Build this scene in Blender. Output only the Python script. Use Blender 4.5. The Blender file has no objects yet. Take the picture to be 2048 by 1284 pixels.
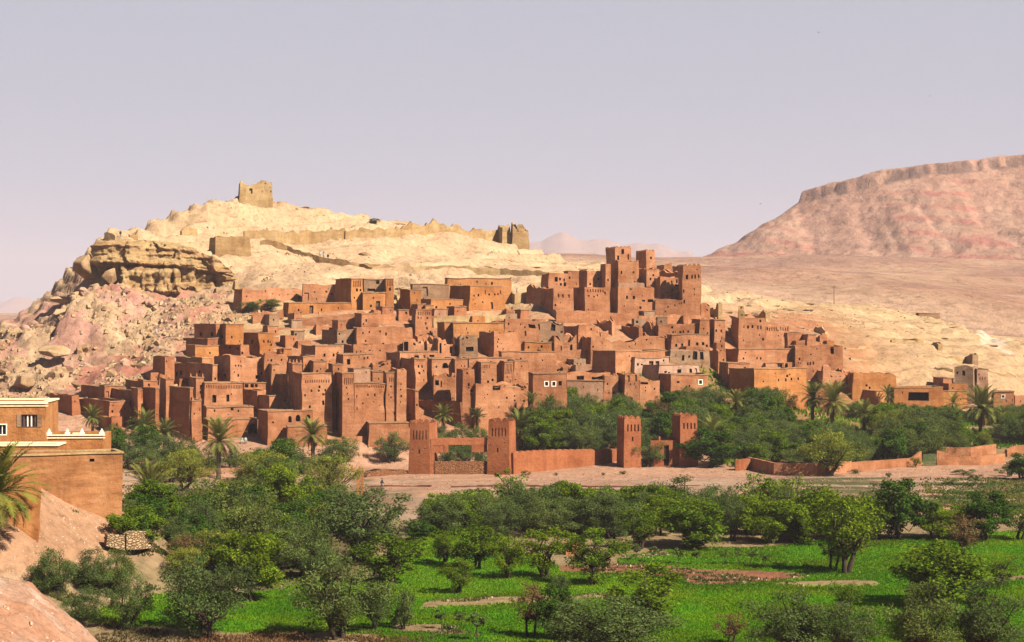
import bpy, bmesh, math, random
import numpy as np
from mathutils import Vector, Matrix
S = bpy.context.scene
COL = S.collection
R = math.radians
# ------------------------------------------------------------------ camera, sky, sun, exposure
F, CX, CY, ZC = 3571.0, 1024.0, 642.0, 30.0        # focal length in photo pixels, image centre, eye height
cam_d = bpy.data.cameras.new('camera'); cam = bpy.data.objects.new('camera', cam_d); COL.objects.link(cam)
cam_d.sensor_width = 36.0; cam_d.lens = 36.0 * F / 2048.0
cam_d.clip_start = 1.0; cam_d.clip_end = 40000.0
cam.location = (0, 0, ZC); cam.rotation_euler = (R(90), 0, 0)
S.camera = cam
SUN_AZ, SUN_EL = 52.0, 42.0                        # degrees to the right of straight behind the camera, height
W = bpy.data.worlds.new('World'); S.world = W; W.use_nodes = True
nt = W.node_tree; nt.nodes.clear()
out = nt.nodes.new('ShaderNodeOutputWorld'); bg = nt.nodes.new('ShaderNodeBackground')
sky = nt.nodes.new('ShaderNodeTexSky'); sky.sky_type = 'NISHITA'; sky.sun_disc = False
sky.sun_elevation = R(SUN_EL); sky.sun_rotation = R(180 - SUN_AZ)
sky.air_density = 0.55; sky.dust_density = 1.0; sky.ozone_density = 1.5; sky.altitude = 1300
tint = nt.nodes.new('ShaderNodeMix'); tint.data_type = 'RGBA'; tint.blend_type = 'MIX'
geo_w = nt.nodes.new('ShaderNodeTexCoord'); sep = nt.nodes.new('ShaderNodeSeparateXYZ'); nt.links.new(geo_w.outputs['Generated'], sep.inputs[0])
mr = nt.nodes.new('ShaderNodeMapRange'); mr.inputs[1].default_value = 0.175; mr.inputs[2].default_value = 0.27; mr.inputs[3].default_value = 0.92; mr.inputs[4].default_value = 0.0   # dust lies low in the air
nt.links.new(sep.outputs[2], mr.inputs[0]); nt.links.new(mr.outputs[0], tint.inputs[0])
tint.inputs[7].default_value = (3.5, 3.75, 4.35, 1)     # dusty pale air
nt.links.new(sky.outputs[0], tint.inputs[6]); nt.links.new(tint.outputs[2], bg.inputs[0])
bg.inputs[1].default_value = 0.05
nt.links.new(bg.outputs[0], out.inputs[0])
sun_d = bpy.data.lights.new('sun', 'SUN'); sun_d.energy = 5.0; sun_d.angle = R(0.5); sun_d.color = (1.0, 0.93, 0.80)
sun = bpy.data.objects.new('sun', sun_d); COL.objects.link(sun)
SV = Vector((math.sin(R(SUN_AZ)) * math.cos(R(SUN_EL)), -math.cos(R(SUN_AZ)) * math.cos(R(SUN_EL)), math.sin(R(SUN_EL))))
sun.rotation_euler = SV.to_track_quat('Z', 'Y').to_euler(); sun.location = (60, -60, 200)
S.view_settings.view_transform = 'Standard'; S.view_settings.look = 'None'
S.view_settings.exposure = 1.48; S.view_settings.gamma = 1.0
S.render.engine = 'CYCLES'
S.cycles.max_bounces = 5; S.cycles.diffuse_bounces = 1; S.cycles.glossy_bounces = 1; S.cycles.transmission_bounces = 2
S.cycles.volume_bounces = 1; S.cycles.transparent_max_bounces = 4
S.cycles.use_adaptive_sampling = True

# ------------------------------------------------------------------ helpers
rng = np.random.default_rng(7); random.seed(7)
def P(px, py, D):
    return ((px - CX) / F * D, D, ZC - (py - CY) / F * D)

_perm = np.random.default_rng(3).permutation(512).astype(np.int64)
_val = np.random.default_rng(4).random(512) * 2 - 1
def _h(i, j, k):
    return _val[_perm[(_perm[(_perm[i & 511] + j) & 511] + k) & 511]]
def vnoise(x, y, z=0.0):
    x = np.asarray(x, float); y = np.asarray(y, float); z = np.asarray(z, float) + 0 * x
    xi = np.floor(x).astype(np.int64); yi = np.floor(y).astype(np.int64); zi = np.floor(z).astype(np.int64)
    f = lambda t: t * t * t * (t * (t * 6 - 15) + 10)
    u, v, w = f(x - xi), f(y - yi), f(z - zi)
    L = lambda a, b, t: a + (b - a) * t
    return L(L(L(_h(xi, yi, zi), _h(xi + 1, yi, zi), u), L(_h(xi, yi + 1, zi), _h(xi + 1, yi + 1, zi), u), v),
             L(L(_h(xi, yi, zi + 1), _h(xi + 1, yi, zi + 1), u), L(_h(xi, yi + 1, zi + 1), _h(xi + 1, yi + 1, zi + 1), u), v), w)
def fbm(x, y, z=0.0, o=4, g=0.5):
    s = 0; a = 1.0; x = np.asarray(x, float); y = np.asarray(y, float); z = np.asarray(z, float)
    for i in range(o):
        s = s + a * vnoise(x, y, z); a *= g; x = x * 2.03 + 17.3; y = y * 2.03 + 5.1; z = z * 2.03 + 9.7
    return s
def sstep(a, b, x):
    t = np.clip((np.asarray(x, float) - a) / (b - a), 0, 1); return t * t * (3 - 2 * t)

def mk(name, V, Q, mat=None, parent=None, col=None, smooth=False):
    """one mesh object from numpy vertices and quads (or tris)"""
    V = np.asarray(V, np.float32); Q = np.asarray(Q, np.int32); n = Q.shape[1]
    me = bpy.data.meshes.new(name)
    me.vertices.add(len(V)); me.vertices.foreach_set('co', V.ravel())
    me.loops.add(Q.size); me.loops.foreach_set('vertex_index', Q.ravel())
    me.polygons.add(len(Q)); me.polygons.foreach_set('loop_start', np.arange(0, Q.size, n, dtype=np.int32))
    me.polygons.foreach_set('use_smooth', np.full(len(Q), bool(smooth)))
    if col is not None:
        a = me.color_attributes.new('col', 'FLOAT_COLOR', 'POINT')
        c = np.ones((len(V), 4), np.float32); c[:, :3] = col; a.data.foreach_set('color', c.ravel())
    me.update(calc_edges=True)
    if mat: me.materials.append(mat)
    o = bpy.data.objects.new(name, me); COL.objects.link(o)
    if parent: o.parent = parent
    return o
class MB:
    """collects quads"""
    def __init__(s): s.v = []; s.q = []; s.n = 0
    def add(s, V, Q):
        V = np.asarray(V, float).reshape(-1, 3); s.v.append(V); s.q.append(np.asarray(Q, int).reshape(-1, 4) + s.n); s.n += len(V)
    def box(s, x0, x1, y0, y1, z0, z1):
        V = [(x, y, z) for x in (x0, x1) for y in (y0, y1) for z in (z0, z1)]
        s.add(V, [(0, 1, 3, 2), (4, 6, 7, 5), (0, 4, 5, 1), (2, 3, 7, 6), (0, 2, 6, 4), (1, 5, 7, 3)])
    def tube(s, pts, rad, k=6):
        pts = np.asarray(pts, float); n = len(pts); rad = np.broadcast_to(rad, n)
        t = np.gradient(pts, axis=0); t /= np.linalg.norm(t, axis=1)[:, None] + 1e-9
        up = np.where(np.abs(t[:, 2:3]) > 0.9, [[1., 0, 0]], [[0, 0, 1.]])
        a = np.cross(t, up); a /= np.linalg.norm(a, axis=1)[:, None] + 1e-9; b = np.cross(a, t)
        th = np.arange(k) * 2 * np.pi / k
        V = pts[:, None] + rad[:, None, None] * (a[:, None] * np.cos(th)[None, :, None] + b[:, None] * np.sin(th)[None, :, None])
        Q = [(i * k + j, i * k + (j + 1) % k, (i + 1) * k + (j + 1) % k, (i + 1) * k + j) for i in range(n - 1) for j in range(k)]
        s.add(V, Q)
    def get(s): return np.vstack(s.v), np.vstack(s.q)
    def build(s, name, mat, parent=None, fn=None, **kw):
        V, Q = s.get()
        if fn: V = fn(V)
        return mk(name, V, Q, mat, parent, **kw)
def tag(o, label=None, cat=None, group=None, kind=None):
    if label: o['label'] = label
    if cat: o['category'] = cat
    if group: o['group'] = group
    if kind: o['kind'] = kind
    return o
def empty(name, loc, rz=0.0):
    o = bpy.data.objects.new(name, None); o.location = loc; o.rotation_euler = (0, 0, rz); COL.objects.link(o); return o

# ------------------------------------------------------------------ materials
def material(name):
    m = bpy.data.materials.new(name); m.use_nodes = True; t = m.node_tree
    return m, t, t.nodes['Principled BSDF']
def N(t, kind, **kw):
    n = t.nodes.new(kind)
    for k, v in kw.items():
        if k in n.inputs.keys() if isinstance(k, str) else False: n.inputs[k].default_value = v
        else: setattr(n, k, v)
    return n
def noise_node(t, coord, scale, detail=6, rough=0.6, mapping=None):
    n = t.nodes.new('ShaderNodeTexNoise'); n.inputs['Scale'].default_value = scale; n.inputs['Detail'].default_value = detail
    n.inputs['Roughness'].default_value = rough
    if mapping is not None:
        mp = t.nodes.new('ShaderNodeMapping'); mp.inputs['Scale'].default_value = mapping
        t.links.new(coord, mp.inputs['Vector']); coord = mp.outputs[0]
    t.links.new(coord, n.inputs['Vector']); return n.outputs['Fac']
def ramp(t, fac, stops):
    r = t.nodes.new('ShaderNodeValToRGB'); e = r.color_ramp.elements
    while len(e) < len(stops): e.new(0.5)
    for i, (p, c) in enumerate(stops):
        e[i].position = p; e[i].color = (c[0], c[1], c[2], 1) if not isinstance(c, (int, float)) else (c, c, c, 1)
    t.links.new(fac, r.inputs[0]); return r.outputs[0]
def mixc(t, a, b, fac=0.5, mode='MULTIPLY'):
    m = t.nodes.new('ShaderNodeMix'); m.data_type = 'RGBA'; m.blend_type = mode
    if isinstance(fac, (int, float)): m.inputs[0].default_value = fac
    else: t.links.new(fac, m.inputs[0])
    for s, x in ((6, a), (7, b)):
        if isinstance(x, tuple): m.inputs[s].default_value = (*x, 1)
        else: t.links.new(x, m.inputs[s])
    return m.outputs[2]
def bump(t, bsdf, h, strength, dist):
    b = t.nodes.new('ShaderNodeBump'); b.inputs['Strength'].default_value = strength; b.inputs['Distance'].default_value = dist
    t.links.new(h, b.inputs['Height']); t.links.new(b.outputs[0], bsdf.inputs['Normal'])
K = 0.50                                            # overall reflectance of soil, walls and leaves
def position(t):
    return t.nodes.new('ShaderNodeNewGeometry').outputs['Position']
def matte(b, rough=0.95):
    b.inputs['Roughness'].default_value = rough; b.inputs['Specular IOR Level'].default_value = 0.08

def ground_mat(name, s1, s2, bs, bd, speck=True):
    m, t, b = material(name); matte(b); p = position(t)
    c = t.nodes.new('ShaderNodeVertexColor'); c.layer_name = 'col'; c = mixc(t, c.outputs[0], (K, K, K), 1.0)
    n1 = noise_node(t, p, s1, 8, 0.65); n2 = noise_node(t, p, s2, 4, 0.7)
    c = mixc(t, c, ramp(t, n1, [(0.3, (0.70, 0.64, 0.60)), (0.7, (1.22, 1.24, 1.28))]), 0.75)
    c = mixc(t, c, ramp(t, n2, [(0.32, (0.62, 0.56, 0.52)), (0.48, (1, 1, 1)), (0.70, (1.25, 1.22, 1.15))]), 0.8 if speck else 0.4)
    t.links.new(c, b.inputs['Base Color'])
    n3 = noise_node(t, p, bs, 8, 0.7)
    bump(t, b, n3, 0.9, bd); return m

def wall_mat(name, c0, c1, c2, strata=0.35):
    m, t, b = material(name); matte(b); p = position(t)
    info = t.nodes.new('ShaderNodeObjectInfo')
    n1 = noise_node(t, p, 0.35, 6, 0.6); n2 = noise_node(t, p, 2.2, 6, 0.7)
    lay = noise_node(t, p, 1.0, 4, 0.6, mapping=(0.22, 0.22, 1.25))
    streak = noise_node(t, p, 1.0, 5, 0.65, mapping=(0.8, 0.8, 0.10))
    c = mixc(t, ramp(t, n1, [(0.3, c0), (0.5, c1), (0.72, c2)]), (K, K, K), 1.0)
    c = mixc(t, c, ramp(t, lay, [(0.35, (0.72, 0.68, 0.64)), (0.6, (1.1, 1.1, 1.1))]), strata)
    c = mixc(t, c, ramp(t, streak, [(0.38, (0.66, 0.60, 0.56)), (0.55, (1.08, 1.08, 1.08))]), 0.38)
    pat = noise_node(t, p, 0.16, 4, 0.55, mapping=(1, 1, 1.6)); c = mixc(t, c, ramp(t, pat, [(0.40, (0.80, 0.74, 0.70)), (0.46, (1, 1, 1)), (0.58, (1, 1, 1)), (0.62, (1.10, 1.16, 1.2))]), 0.8)
    c = mixc(t, c, ramp(t, n2, [(0.3, (0.68, 0.62, 0.58)), (0.5, (1, 1, 1)), (0.75, (1.18, 1.16, 1.12))]), 0.65)
    c = mixc(t, c, ramp(t, info.outputs['Random'], [(0, (0.80, 0.76, 0.74)), (0.5, (1.0, 1.0, 1.0)), (1, (1.10, 1.16, 1.24))]), 1.0)
    t.links.new(c, b.inputs['Base Color'])
    bump(t, b, mixc(t, n2, lay, 0.4, 'MIX'), 0.8, 0.25); return m
def plain_mat(name, c, var=0.3, scale=3.0, rough=0.9):
    if c[0] < .7: c = tuple(K * x for x in c)
    m, t, b = material(name); matte(b, rough); p = position(t)
    n = noise_node(t, p, scale, 5, 0.65)
    k = ramp(t, n, [(0.3, (1 - var,) * 3), (0.7, (1 + var * 0.6,) * 3)])
    t.links.new(mixc(t, c, k, 1.0), b.inputs['Base Color']); bump(t, b, n, 0.5, 0.08); return m
M = {}
M['red'] = wall_mat('red_earth_plaster', (0.43, 0.155, 0.067), (0.52, 0.20, 0.087), (0.59, 0.255, 0.12))
M['orange'] = wall_mat('orange_earth_plaster', (0.50, 0.185, 0.055), (0.58, 0.235, 0.075), (0.64, 0.28, 0.10), 0.2)
M['earth'] = wall_mat('brown_earth', (0.47, 0.185, 0.080), (0.57, 0.240, 0.108), (0.65, 0.305, 0.155))
M['pink'] = wall_mat('pale_pink_plaster', (0.48, 0.24, 0.135), (0.55, 0.29, 0.17), (0.62, 0.35, 0.21), 0.2)
M['grey'] = wall_mat('weathered_grey_earth', (0.38, 0.21, 0.115), (0.44, 0.26, 0.145), (0.50, 0.31, 0.18))
M['cream'] = wall_mat('cream_plaster', (0.54, 0.31, 0.20), (0.60, 0.36, 0.24), (0.64, 0.41, 0.29), 0.1)
M['fort'] = wall_mat('pale_fort_stone', (0.46, 0.28, 0.12), (0.56, 0.36, 0.16), (0.64, 0.44, 0.22))
M['gate'] = wall_mat('smooth_red_plaster', (0.40, 0.13, 0.052), (0.45, 0.15, 0.06), (0.49, 0.175, 0.072), 0.15)
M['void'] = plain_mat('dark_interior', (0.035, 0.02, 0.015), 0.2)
M['brick'] = wall_mat('mud_brick', (0.38, 0.15, 0.055), (0.48, 0.20, 0.075), (0.56, 0.26, 0.11), 0.9)
M['white'] = plain_mat('whitewash', (0.71, 0.60, 0.48), 0.2)
M['cornice'] = plain_mat('yellow_cream_cornice', (0.72, 0.58, 0.34), 0.15)
M['wood'] = plain_mat('weathered_wood', (0.20, 0.105, 0.06), 0.4)
M['glass'] = plain_mat('dusty_glass', (0.06, 0.08, 0.12), 0.2, rough=0.25)
M['roof'] = plain_mat('mud_roof', (0.46, 0.25, 0.13), 0.35, 1.2)

def drystone(name, c0, c1):
    m, t, b = material(name); matte(b); p = position(t); v = t.nodes.new('ShaderNodeTexVoronoi'); v.inputs['Scale'].default_value = 2.6
    mp = t.nodes.new('ShaderNodeMapping'); mp.inputs['Scale'].default_value = (1, 1, 1.9); t.links.new(p, mp.inputs['Vector']); t.links.new(mp.outputs[0], v.inputs['Vector'])
    c = mixc(t, mixc(t, c0, c1, v.outputs['Color'], 'MIX'), (K, K, K), 1.0); e = t.nodes.new('ShaderNodeTexVoronoi'); e.feature = 'DISTANCE_TO_EDGE'; e.inputs['Scale'].default_value = 2.6; t.links.new(mp.outputs[0], e.inputs['Vector'])
    c = mixc(t, c, ramp(t, e.outputs['Distance'], [(0.0, (.25, .2, .18)), (0.09, (1, 1, 1))]), 1.0); t.links.new(c, b.inputs['Base Color']); bump(t, b, ramp(t, e.outputs['Distance'], [(0, 0.0), (.2, 1.0)]), 1.0, .15); return m
M['drystone'] = drystone('pale_dry_stone', (.50, .30, .15), (.72, .50, .28)); M['redstone'] = drystone('red_dry_stone', (.34, .12, .05), (.56, .26, .12)); M['shadestone'] = plain_mat('shaded_red_stone', (.17, .06, .04), .3)  # last one: kerb stone coloured dark to stand for its shaded side

M['pebble'] = plain_mat('pale_pebble', (.66, .48, .33), .4)
# ------------------------------------------------------------------ terrain
ctl = []
def cp(*a):
    for px, py, D in a: ctl.append(P(px, py, D))
def cw(*a): ctl.extend(a)
# valley floor and river bank
for D in (60, 100, 150, 200, 250):
    for x in (-10, 15, 45, 80, 130):
        if D <= 100 and x < 0: continue
        cw((x, D, 3.4))
for x in (-45, -25, 0, 25, 55, 90, 150): cw((x, 285, 3.4))
for x in (-25, -5, 0, 20, 40, 60, 90, 140): cw((x, 318, 3.5))
for x in (-60, -42, -25): cw((x, 215, 4.6), (x, 255, 4.6))
cw((-120, 250, 9), (-90, 290, 7), (-65, 315, 5.5), (-50, 310, 4.6))
# left bank carrying the near houses
cp((245, 1066, 172), (160, 1036, 169), (80, 1004, 166), (0, 976, 163), (-80, 960, 163), (200, 1098, 167), (150, 1108, 164), (60, 1128, 158), (0, 1136, 155), (300, 1086, 172), (325, 1108, 174), (-80, 1120, 155), (100, 1075, 162),
   (250, 1186, 163), (150, 1192, 158), (60, 1200, 153), (325, 1182, 166), (330, 1235, 156), (120, 1265, 149), (230, 1285, 147), (30, 1270, 146), (-60, 1200, 150), (345, 1120, 184))
cw((-62, 200, 14), (-42, 195, 11), (-39, 182, 10.2), (-33, 185, 4.6), (-33, 200, 4.4), (-38, 214, 5), (-62, 225, 10), (-80, 180, 16), (-110, 190, 18), (-18, 120, 2), (-30, 120, 2.5), (-34, 135, 3.2), (-45, 100, 3), (-70, 100, 6), (-60, 135, 5))
# foot of the village
cp((300, 872, 337), (400, 888, 333), (500, 884, 333), (620, 895, 328), (700, 872, 338), (800, 882, 335), (760, 897, 328), (900, 860, 342), (985, 855, 345), (1060, 845, 350), (200, 868, 340), (100, 850, 345), (0, 850, 345), (-200, 850, 350))
cp((1150, 805, 385), (1300, 793, 393), (1500, 778, 398), (1600, 785, 402), (1750, 812, 400), (1900, 808, 405), (2048, 802, 410), (2300, 800, 420))
cp((1150, 850, 360), (1300, 850, 362), (1500, 850, 362), (1700, 860, 362), (1900, 855, 368), (2048, 850, 372))
# rising rows
cp((330, 752, 375), (400, 690, 395), (480, 645, 412), (520, 605, 430), (600, 614, 425), (700, 652, 405), (800, 652, 408), (900, 622, 425), (1010, 627, 425), (1100, 642, 418), (1100, 602, 432), (1100, 548, 470),
   (1230, 632, 430), (1390, 627, 438), (1400, 603, 452), (1500, 638, 440), (1600, 684, 425), (1690, 742, 407), (1800, 742, 420), (1950, 744, 420))
cp((600, 770, 365), (800, 770, 366), (1000, 740, 372), (1200, 720, 385), (1350, 720, 393))
cp((1200, 660, 415), (1350, 660, 418), (1000, 690, 392), (800, 700, 388), (550, 715, 385))
# left rubble slope
cp((0, 792, 365), (100, 792, 365), (200, 772, 365), (0, 700, 408), (100, 722, 400), (200, 690, 408), (300, 685, 404), (300, 612, 430), (380, 606, 430), (100, 612, 462), (0, 656, 470), (-200, 725, 480), (150, 582, 460), (-150, 780, 400))
cp((205, 592, 447), (300, 590, 447), (400, 586, 449), (445, 575, 452))
cp((205, 482, 464), (300, 486, 464), (380, 496, 464), (440, 522, 463))
cp((215, 474, 476), (300, 476, 475), (380, 484, 472))
cw((-125, 520, 18), (-150, 560, 15), (-100, 560, 25), (-190, 520, 8))
# summit and ridge
cp((510, 397, 520), (485, 398, 519), (545, 399, 521), (420, 408, 512), (340, 440, 502), (270, 466, 488), (620, 415, 530), (700, 432, 538), (760, 447, 542), (870, 462, 545), (960, 470, 545), (1050, 484, 538), (1100, 509, 535), (1180, 526, 530))
cw((-85, 600, 38), (-40, 610, 40), (0, 615, 35), (30, 610, 33), (60, 600, 32))
cp((640, 488, 500), (500, 506, 476), (500, 547, 455), (700, 540, 468), (900, 530, 484), (1000, 486, 528), (1000, 532, 490), (1100, 532, 505), (1200, 542, 500), (600, 565, 448), (800, 558, 462), (1000, 556, 462), (600, 470, 506), (430, 500, 478))
# right flank
cp((1440, 600, 480), (1540, 618, 490), (1700, 608, 520), (1840, 633, 520), (1920, 657, 515), (1700, 652, 470), (1800, 692, 448), (1950, 702, 455), (2048, 742, 440), (2048, 694, 500), (2200, 765, 460), (2300, 720, 560))
cw((70, 590, 31), (110, 600, 29), (150, 600, 22), (200, 600, 18))
# far plain rising to the table mountain, open plain on the left
cp((1400, 592, 720), (1700, 592, 720), (2048, 632, 700), (2048, 596, 860), (1150, 525, 900), (1400, 530, 1200), (1700, 530, 1200), (2048, 545, 1200), (2400, 560, 1200), (1100, 512, 1300), (1400, 522, 1500), (1700, 524, 1500), (2048, 530, 1500), (2400, 545, 1500))
cw((-300, 700, 15), (-600, 900, 20), (-300, 1400, 28), (-1000, 2000, 30), (-150, 1000, 28), (0, 1800, 50), (500, 2500, 90), (1200, 2000, 90), (-500, 3500, 36), (1000, 3500, 80), (-400, 350, 8), (400, 350, 6), (-300, 100, 10), (300, 100, 3), (500, 600, 15), (-300, 200, 10))
C = np.array(ctl); SC = 100.0
def _phi(r, c): return np.sqrt(r * r + c * c)
A_xy = C[:, :2]; nC = len(C)
_d = np.linalg.norm(A_xy[:, None] - A_xy[None], axis=2)
_K = np.zeros((nC + 1, nC + 1)); _K[:nC, :nC] = _phi(_d, 6.0) - 0.6 * np.eye(nC); _K[:nC, nC] = 1; _K[nC, :nC] = 1
_w = np.linalg.solve(_K, np.append(C[:, 2], 0))
def terr(x, y):
    x = np.asarray(x, float); y = np.asarray(y, float); sh = x.shape; x = x.ravel(); y = y.ravel(); o = np.empty(len(x))
    for i in range(0, len(x), 40000):
        r = np.hypot(x[i:i + 40000, None] - A_xy[None, :, 0], y[i:i + 40000, None] - A_xy[None, :, 1])
        o[i:i + 40000] = _phi(r, 6.0) @ _w[:nC] + _w[nC]
    return o.reshape(sh)
GX0, GX1, GY0, GY1, GS = -200.0, 240.0, 60.0, 640.0, 0.75
gx = np.arange(GX0, GX1 + .1, GS); gy = np.arange(GY0, GY1 + .1, GS)
XX, YY = np.meshgrid(gx, gy)                      # [iy, ix]
ZS = terr(XX, YY)                                 # smooth ground, used to stand things on
flat = (1 - sstep(322, 342, YY - 0.10 * np.clip(XX, 0, 90) * (XX > 55))) * sstep(-32, -24, XX) * sstep(-0.6, 0.3, ZS * 0 + 1)
ZS = ZS * (1 - flat) + (3.4 + 0.5 * fbm(XX / 40, YY / 40, 1.0, 2)) * flat
def _lookup(Z, x, y):
    fx = np.clip((np.asarray(x, float) - GX0) / GS, 0, len(gx) - 1.001); fy = np.clip((np.asarray(y, float) - GY0) / GS, 0, len(gy) - 1.001)
    ix = fx.astype(int); iy = fy.astype(int); u = fx - ix; v = fy - iy
    return (Z[iy, ix] * (1 - u) + Z[iy, ix + 1] * u) * (1 - v) + (Z[iy + 1, ix] * (1 - u) + Z[iy + 1, ix + 1] * u) * v
def zs(x, y): return float(_lookup(ZS, x, y))
_Ds = np.arange(120, 620, 0.5)
def cast(px, py, dmin=120):
    """where the sight line of a photo pixel meets the smooth ground"""
    D = _Ds[_Ds >= dmin]
    x = (px - CX) / F * D; z = ZC - (py - CY) / F * D
    hit = np.nonzero(z <= _lookup(ZS, x, D))[0]
    i = hit[0] if len(hit) else len(D) - 1
    return x[i], D[i], float(z[i])
# relief detail
hill = sstep(338, 380, YY) * sstep(4, 14, ZS)
bank = sstep(6, 9, ZS) * (1 - sstep(200, 260, YY))
village = sstep(-85, -72, XX) * (1 - sstep(75, 100, XX)) * sstep(335, 345, YY) * (1 - sstep(30, 36, ZS))
leftslope = (1 - sstep(-75, -62, XX)) * sstep(350, 380, YY)
Zn = ZS.copy()
Zn += hill * (1 - 0.75 * village) * (1.0 * fbm(XX / 22, YY / 22, 0, 3) + 0.38 * fbm(XX / 6, YY / 6, 3.0, 3) + .3 * fbm(XX / 1.8, YY / 1.8, 3.0, 2))
led = ZS + 2.0 * fbm(XX / 30, YY / 30, 8.0, 3)       # sedimentary ledges
per = 2.6; ph = led / per - np.floor(led / per)
Zn += hill * (1 - 0.85 * village) * per * (sstep(0.76, 0.97, ph) - ph) * 0.95 * (0.35 + 0.65 * sstep(-0.2, 0.5, fbm(XX / 25, YY / 60, 2.0, 2)))
Zn += leftslope * sstep(360, 380, YY) * (1.3 * np.abs(fbm(XX / 7, YY / 14, 5.0, 3)) + 0.5 * fbm(XX / 2.5, YY / 2.5, 6.0, 2))
spur = sstep(-106, -103.2, XX + 1.2 * fbm(YY / 6, YY * 0, 1.0, 3)) * (1 - sstep(-99, -80, XX)) * sstep(404, 414, YY + 2 * fbm(XX / 5, YY * 0, 4.0, 2)) * (1 - sstep(440, 449, YY))
Zn += 6.0 * spur - 1.5 * spur * np.abs(fbm(XX / 1.6, YY / 14, 5.0, 2))      # fluted clay spur under the cliff
Zn += bank * 0.35 * fbm(XX / 4, YY / 4, 2.0, 4)
Zn += (1 - hill) * 0.06 * fbm(XX / 3, YY / 3, 2.0, 3)
# colours belong to the soil: cream limestone above, rose clay on the left slope, orange earth among the houses
def mixn(a, b, w): return a * (1 - w[..., None]) + np.array(b) * w[..., None]
n1 = fbm(XX / 18, YY / 18, 4.0, 4); n2 = fbm(XX / 6, YY / 9, 7.0, 4)
colr = np.ones(XX.shape + (3,)) * np.array((0.58, 0.325, 0.20))
colr = mixn(colr, (0.47, 0.35, 0.24), (sstep(-0.1, 0.5, n1) * (YY < 300)) * 0.6)
colr = mixn(colr, (0.66, 0.44, 0.255), sstep(22, 34, ZS + 5 * n1) * hill)
colr = mixn(colr, (0.60, 0.41, 0.215), sstep(60, 85, XX + 8 * n1) * sstep(360, 385, YY) * 0.75)
colr = mixn(colr, (0.50, 0.215, 0.10), village * (0.6 + 0.4 * sstep(-.3, .4, n2)))
colr = mixn(colr, (0.56, 0.30, 0.22), leftslope * (1 - sstep(36, 46, ZS)) * (0.45 + 0.5 * sstep(-0.4, 0.4, n1 + 0.4 * n2)))
colr = mixn(colr, (0.52, 0.19, 0.12), leftslope * (1 - sstep(34, 42, ZS)) * sstep(0.15, 0.6, fbm(XX / 12, YY / 30, 9.0, 3)) * 0.7)
colr = mixn(colr, (0.62, 0.44, 0.24), leftslope * sstep(0.1, 0.5, n2) * 0.7)
colr = mixn(colr, (0.56, 0.30, 0.16), bank * 0.8)
colr = mixn(colr, (0.20, 0.19, 0.06), sstep(325, 345, YY) * sstep(0, 20, XX) * (1 - sstep(395, 405, YY)) * (1 - hill * 0.2) * 0.6 * sstep(-0.3, 0.3, n2))
gm = ground_mat('ground_earth', 0.12, 0.9, 0.8, 0.6)
def grid_mesh(name, X, Y, Z, mat, col):
    ny, nx = X.shape; idx = np.arange(ny * nx).reshape(ny, nx)
    Q = np.stack([idx[:-1, :-1], idx[:-1, 1:], idx[1:, 1:], idx[1:, :-1]], -1).reshape(-1, 4)
    return mk(name, np.stack([X, Y, Z], -1).reshape(-1, 3), Q, mat, col=col.reshape(-1, 3), smooth=True)
edge = np.minimum(np.minimum(XX - GX0, GX1 - XX), np.minimum(YY - GY0, GY1 - YY)); ew = sstep(0, 14, edge)
for (bx, by, rx, ry) in ((-56, 413, 10, 8), (-48, 400, 9, 4), (-22, 427, 16, 4), (-5, 436, 8, 8), (-30, 440, 10, 6), (-57, 428, 7, 4)):   # bare straw-coloured terraces
    bw = np.clip(1.25 - np.hypot((XX - bx) / rx, (YY - by) / ry) + .25 * n2, 0, 1); colr = mixn(colr, (.62, .40, .20), sstep(.1, .5, bw) * .9)
road = np.array([cast(*q)[:2] for q in ((1880, 640), (1925, 648), (1955, 660), (1985, 688), (2048, 716), (2090, 730))]); rd = np.full(XX.shape, 99.0)
for i in range(len(road) - 1):
    a_, b_ = road[i], road[i + 1]; ab = b_ - a_; tq = np.clip(((XX - a_[0]) * ab[0] + (YY - a_[1]) * ab[1]) / (ab @ ab), 0, 1); rd = np.minimum(rd, np.hypot(XX - a_[0] - tq * ab[0], YY - a_[1] - tq * ab[1]))
colr = mixn(colr, (.74, .58, .42), 1 - sstep(2.5, 4.5, rd + 1.2 * n2))
# fields on the valley floor: polygons given at photo points on the flat ground
def G(px, py): D = (ZC - 3.45) * F / (py - CY); return ((px - CX) / F * D, D)
def inpoly(x, y, poly):
    ins = np.zeros(x.shape, bool); n = len(poly)
    for i in range(n):
        (x0, y0), (x1, y1) = poly[i], poly[(i + 1) % n]
        c = ((y0 > y) != (y1 > y)) & (x < (x1 - x0) * (y - y0) / (y1 - y0 + 1e-12) + x0); ins ^= c
    return ins
FIELDS = [[G(*p) for p in q] for q in (
    [(760, 1310), (748, 1200), (770, 1150), (830, 1052), (930, 1050), (1000, 1085), (1120, 1128), (1135, 1140), (1240, 1122), (1250, 1105), (1400, 1092), (1530, 1090), (1660, 1078), (1850, 1072), (2120, 1060), (2700, 1055), (2700, 1310)],
    [(90, 1185), (345, 1165), (345, 1225), (330, 1262), (120, 1262)], [(345, 1185), (490, 1190), (640, 1160), (770, 1150), (762, 1262), (500, 1262), (335, 1262)])]
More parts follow.
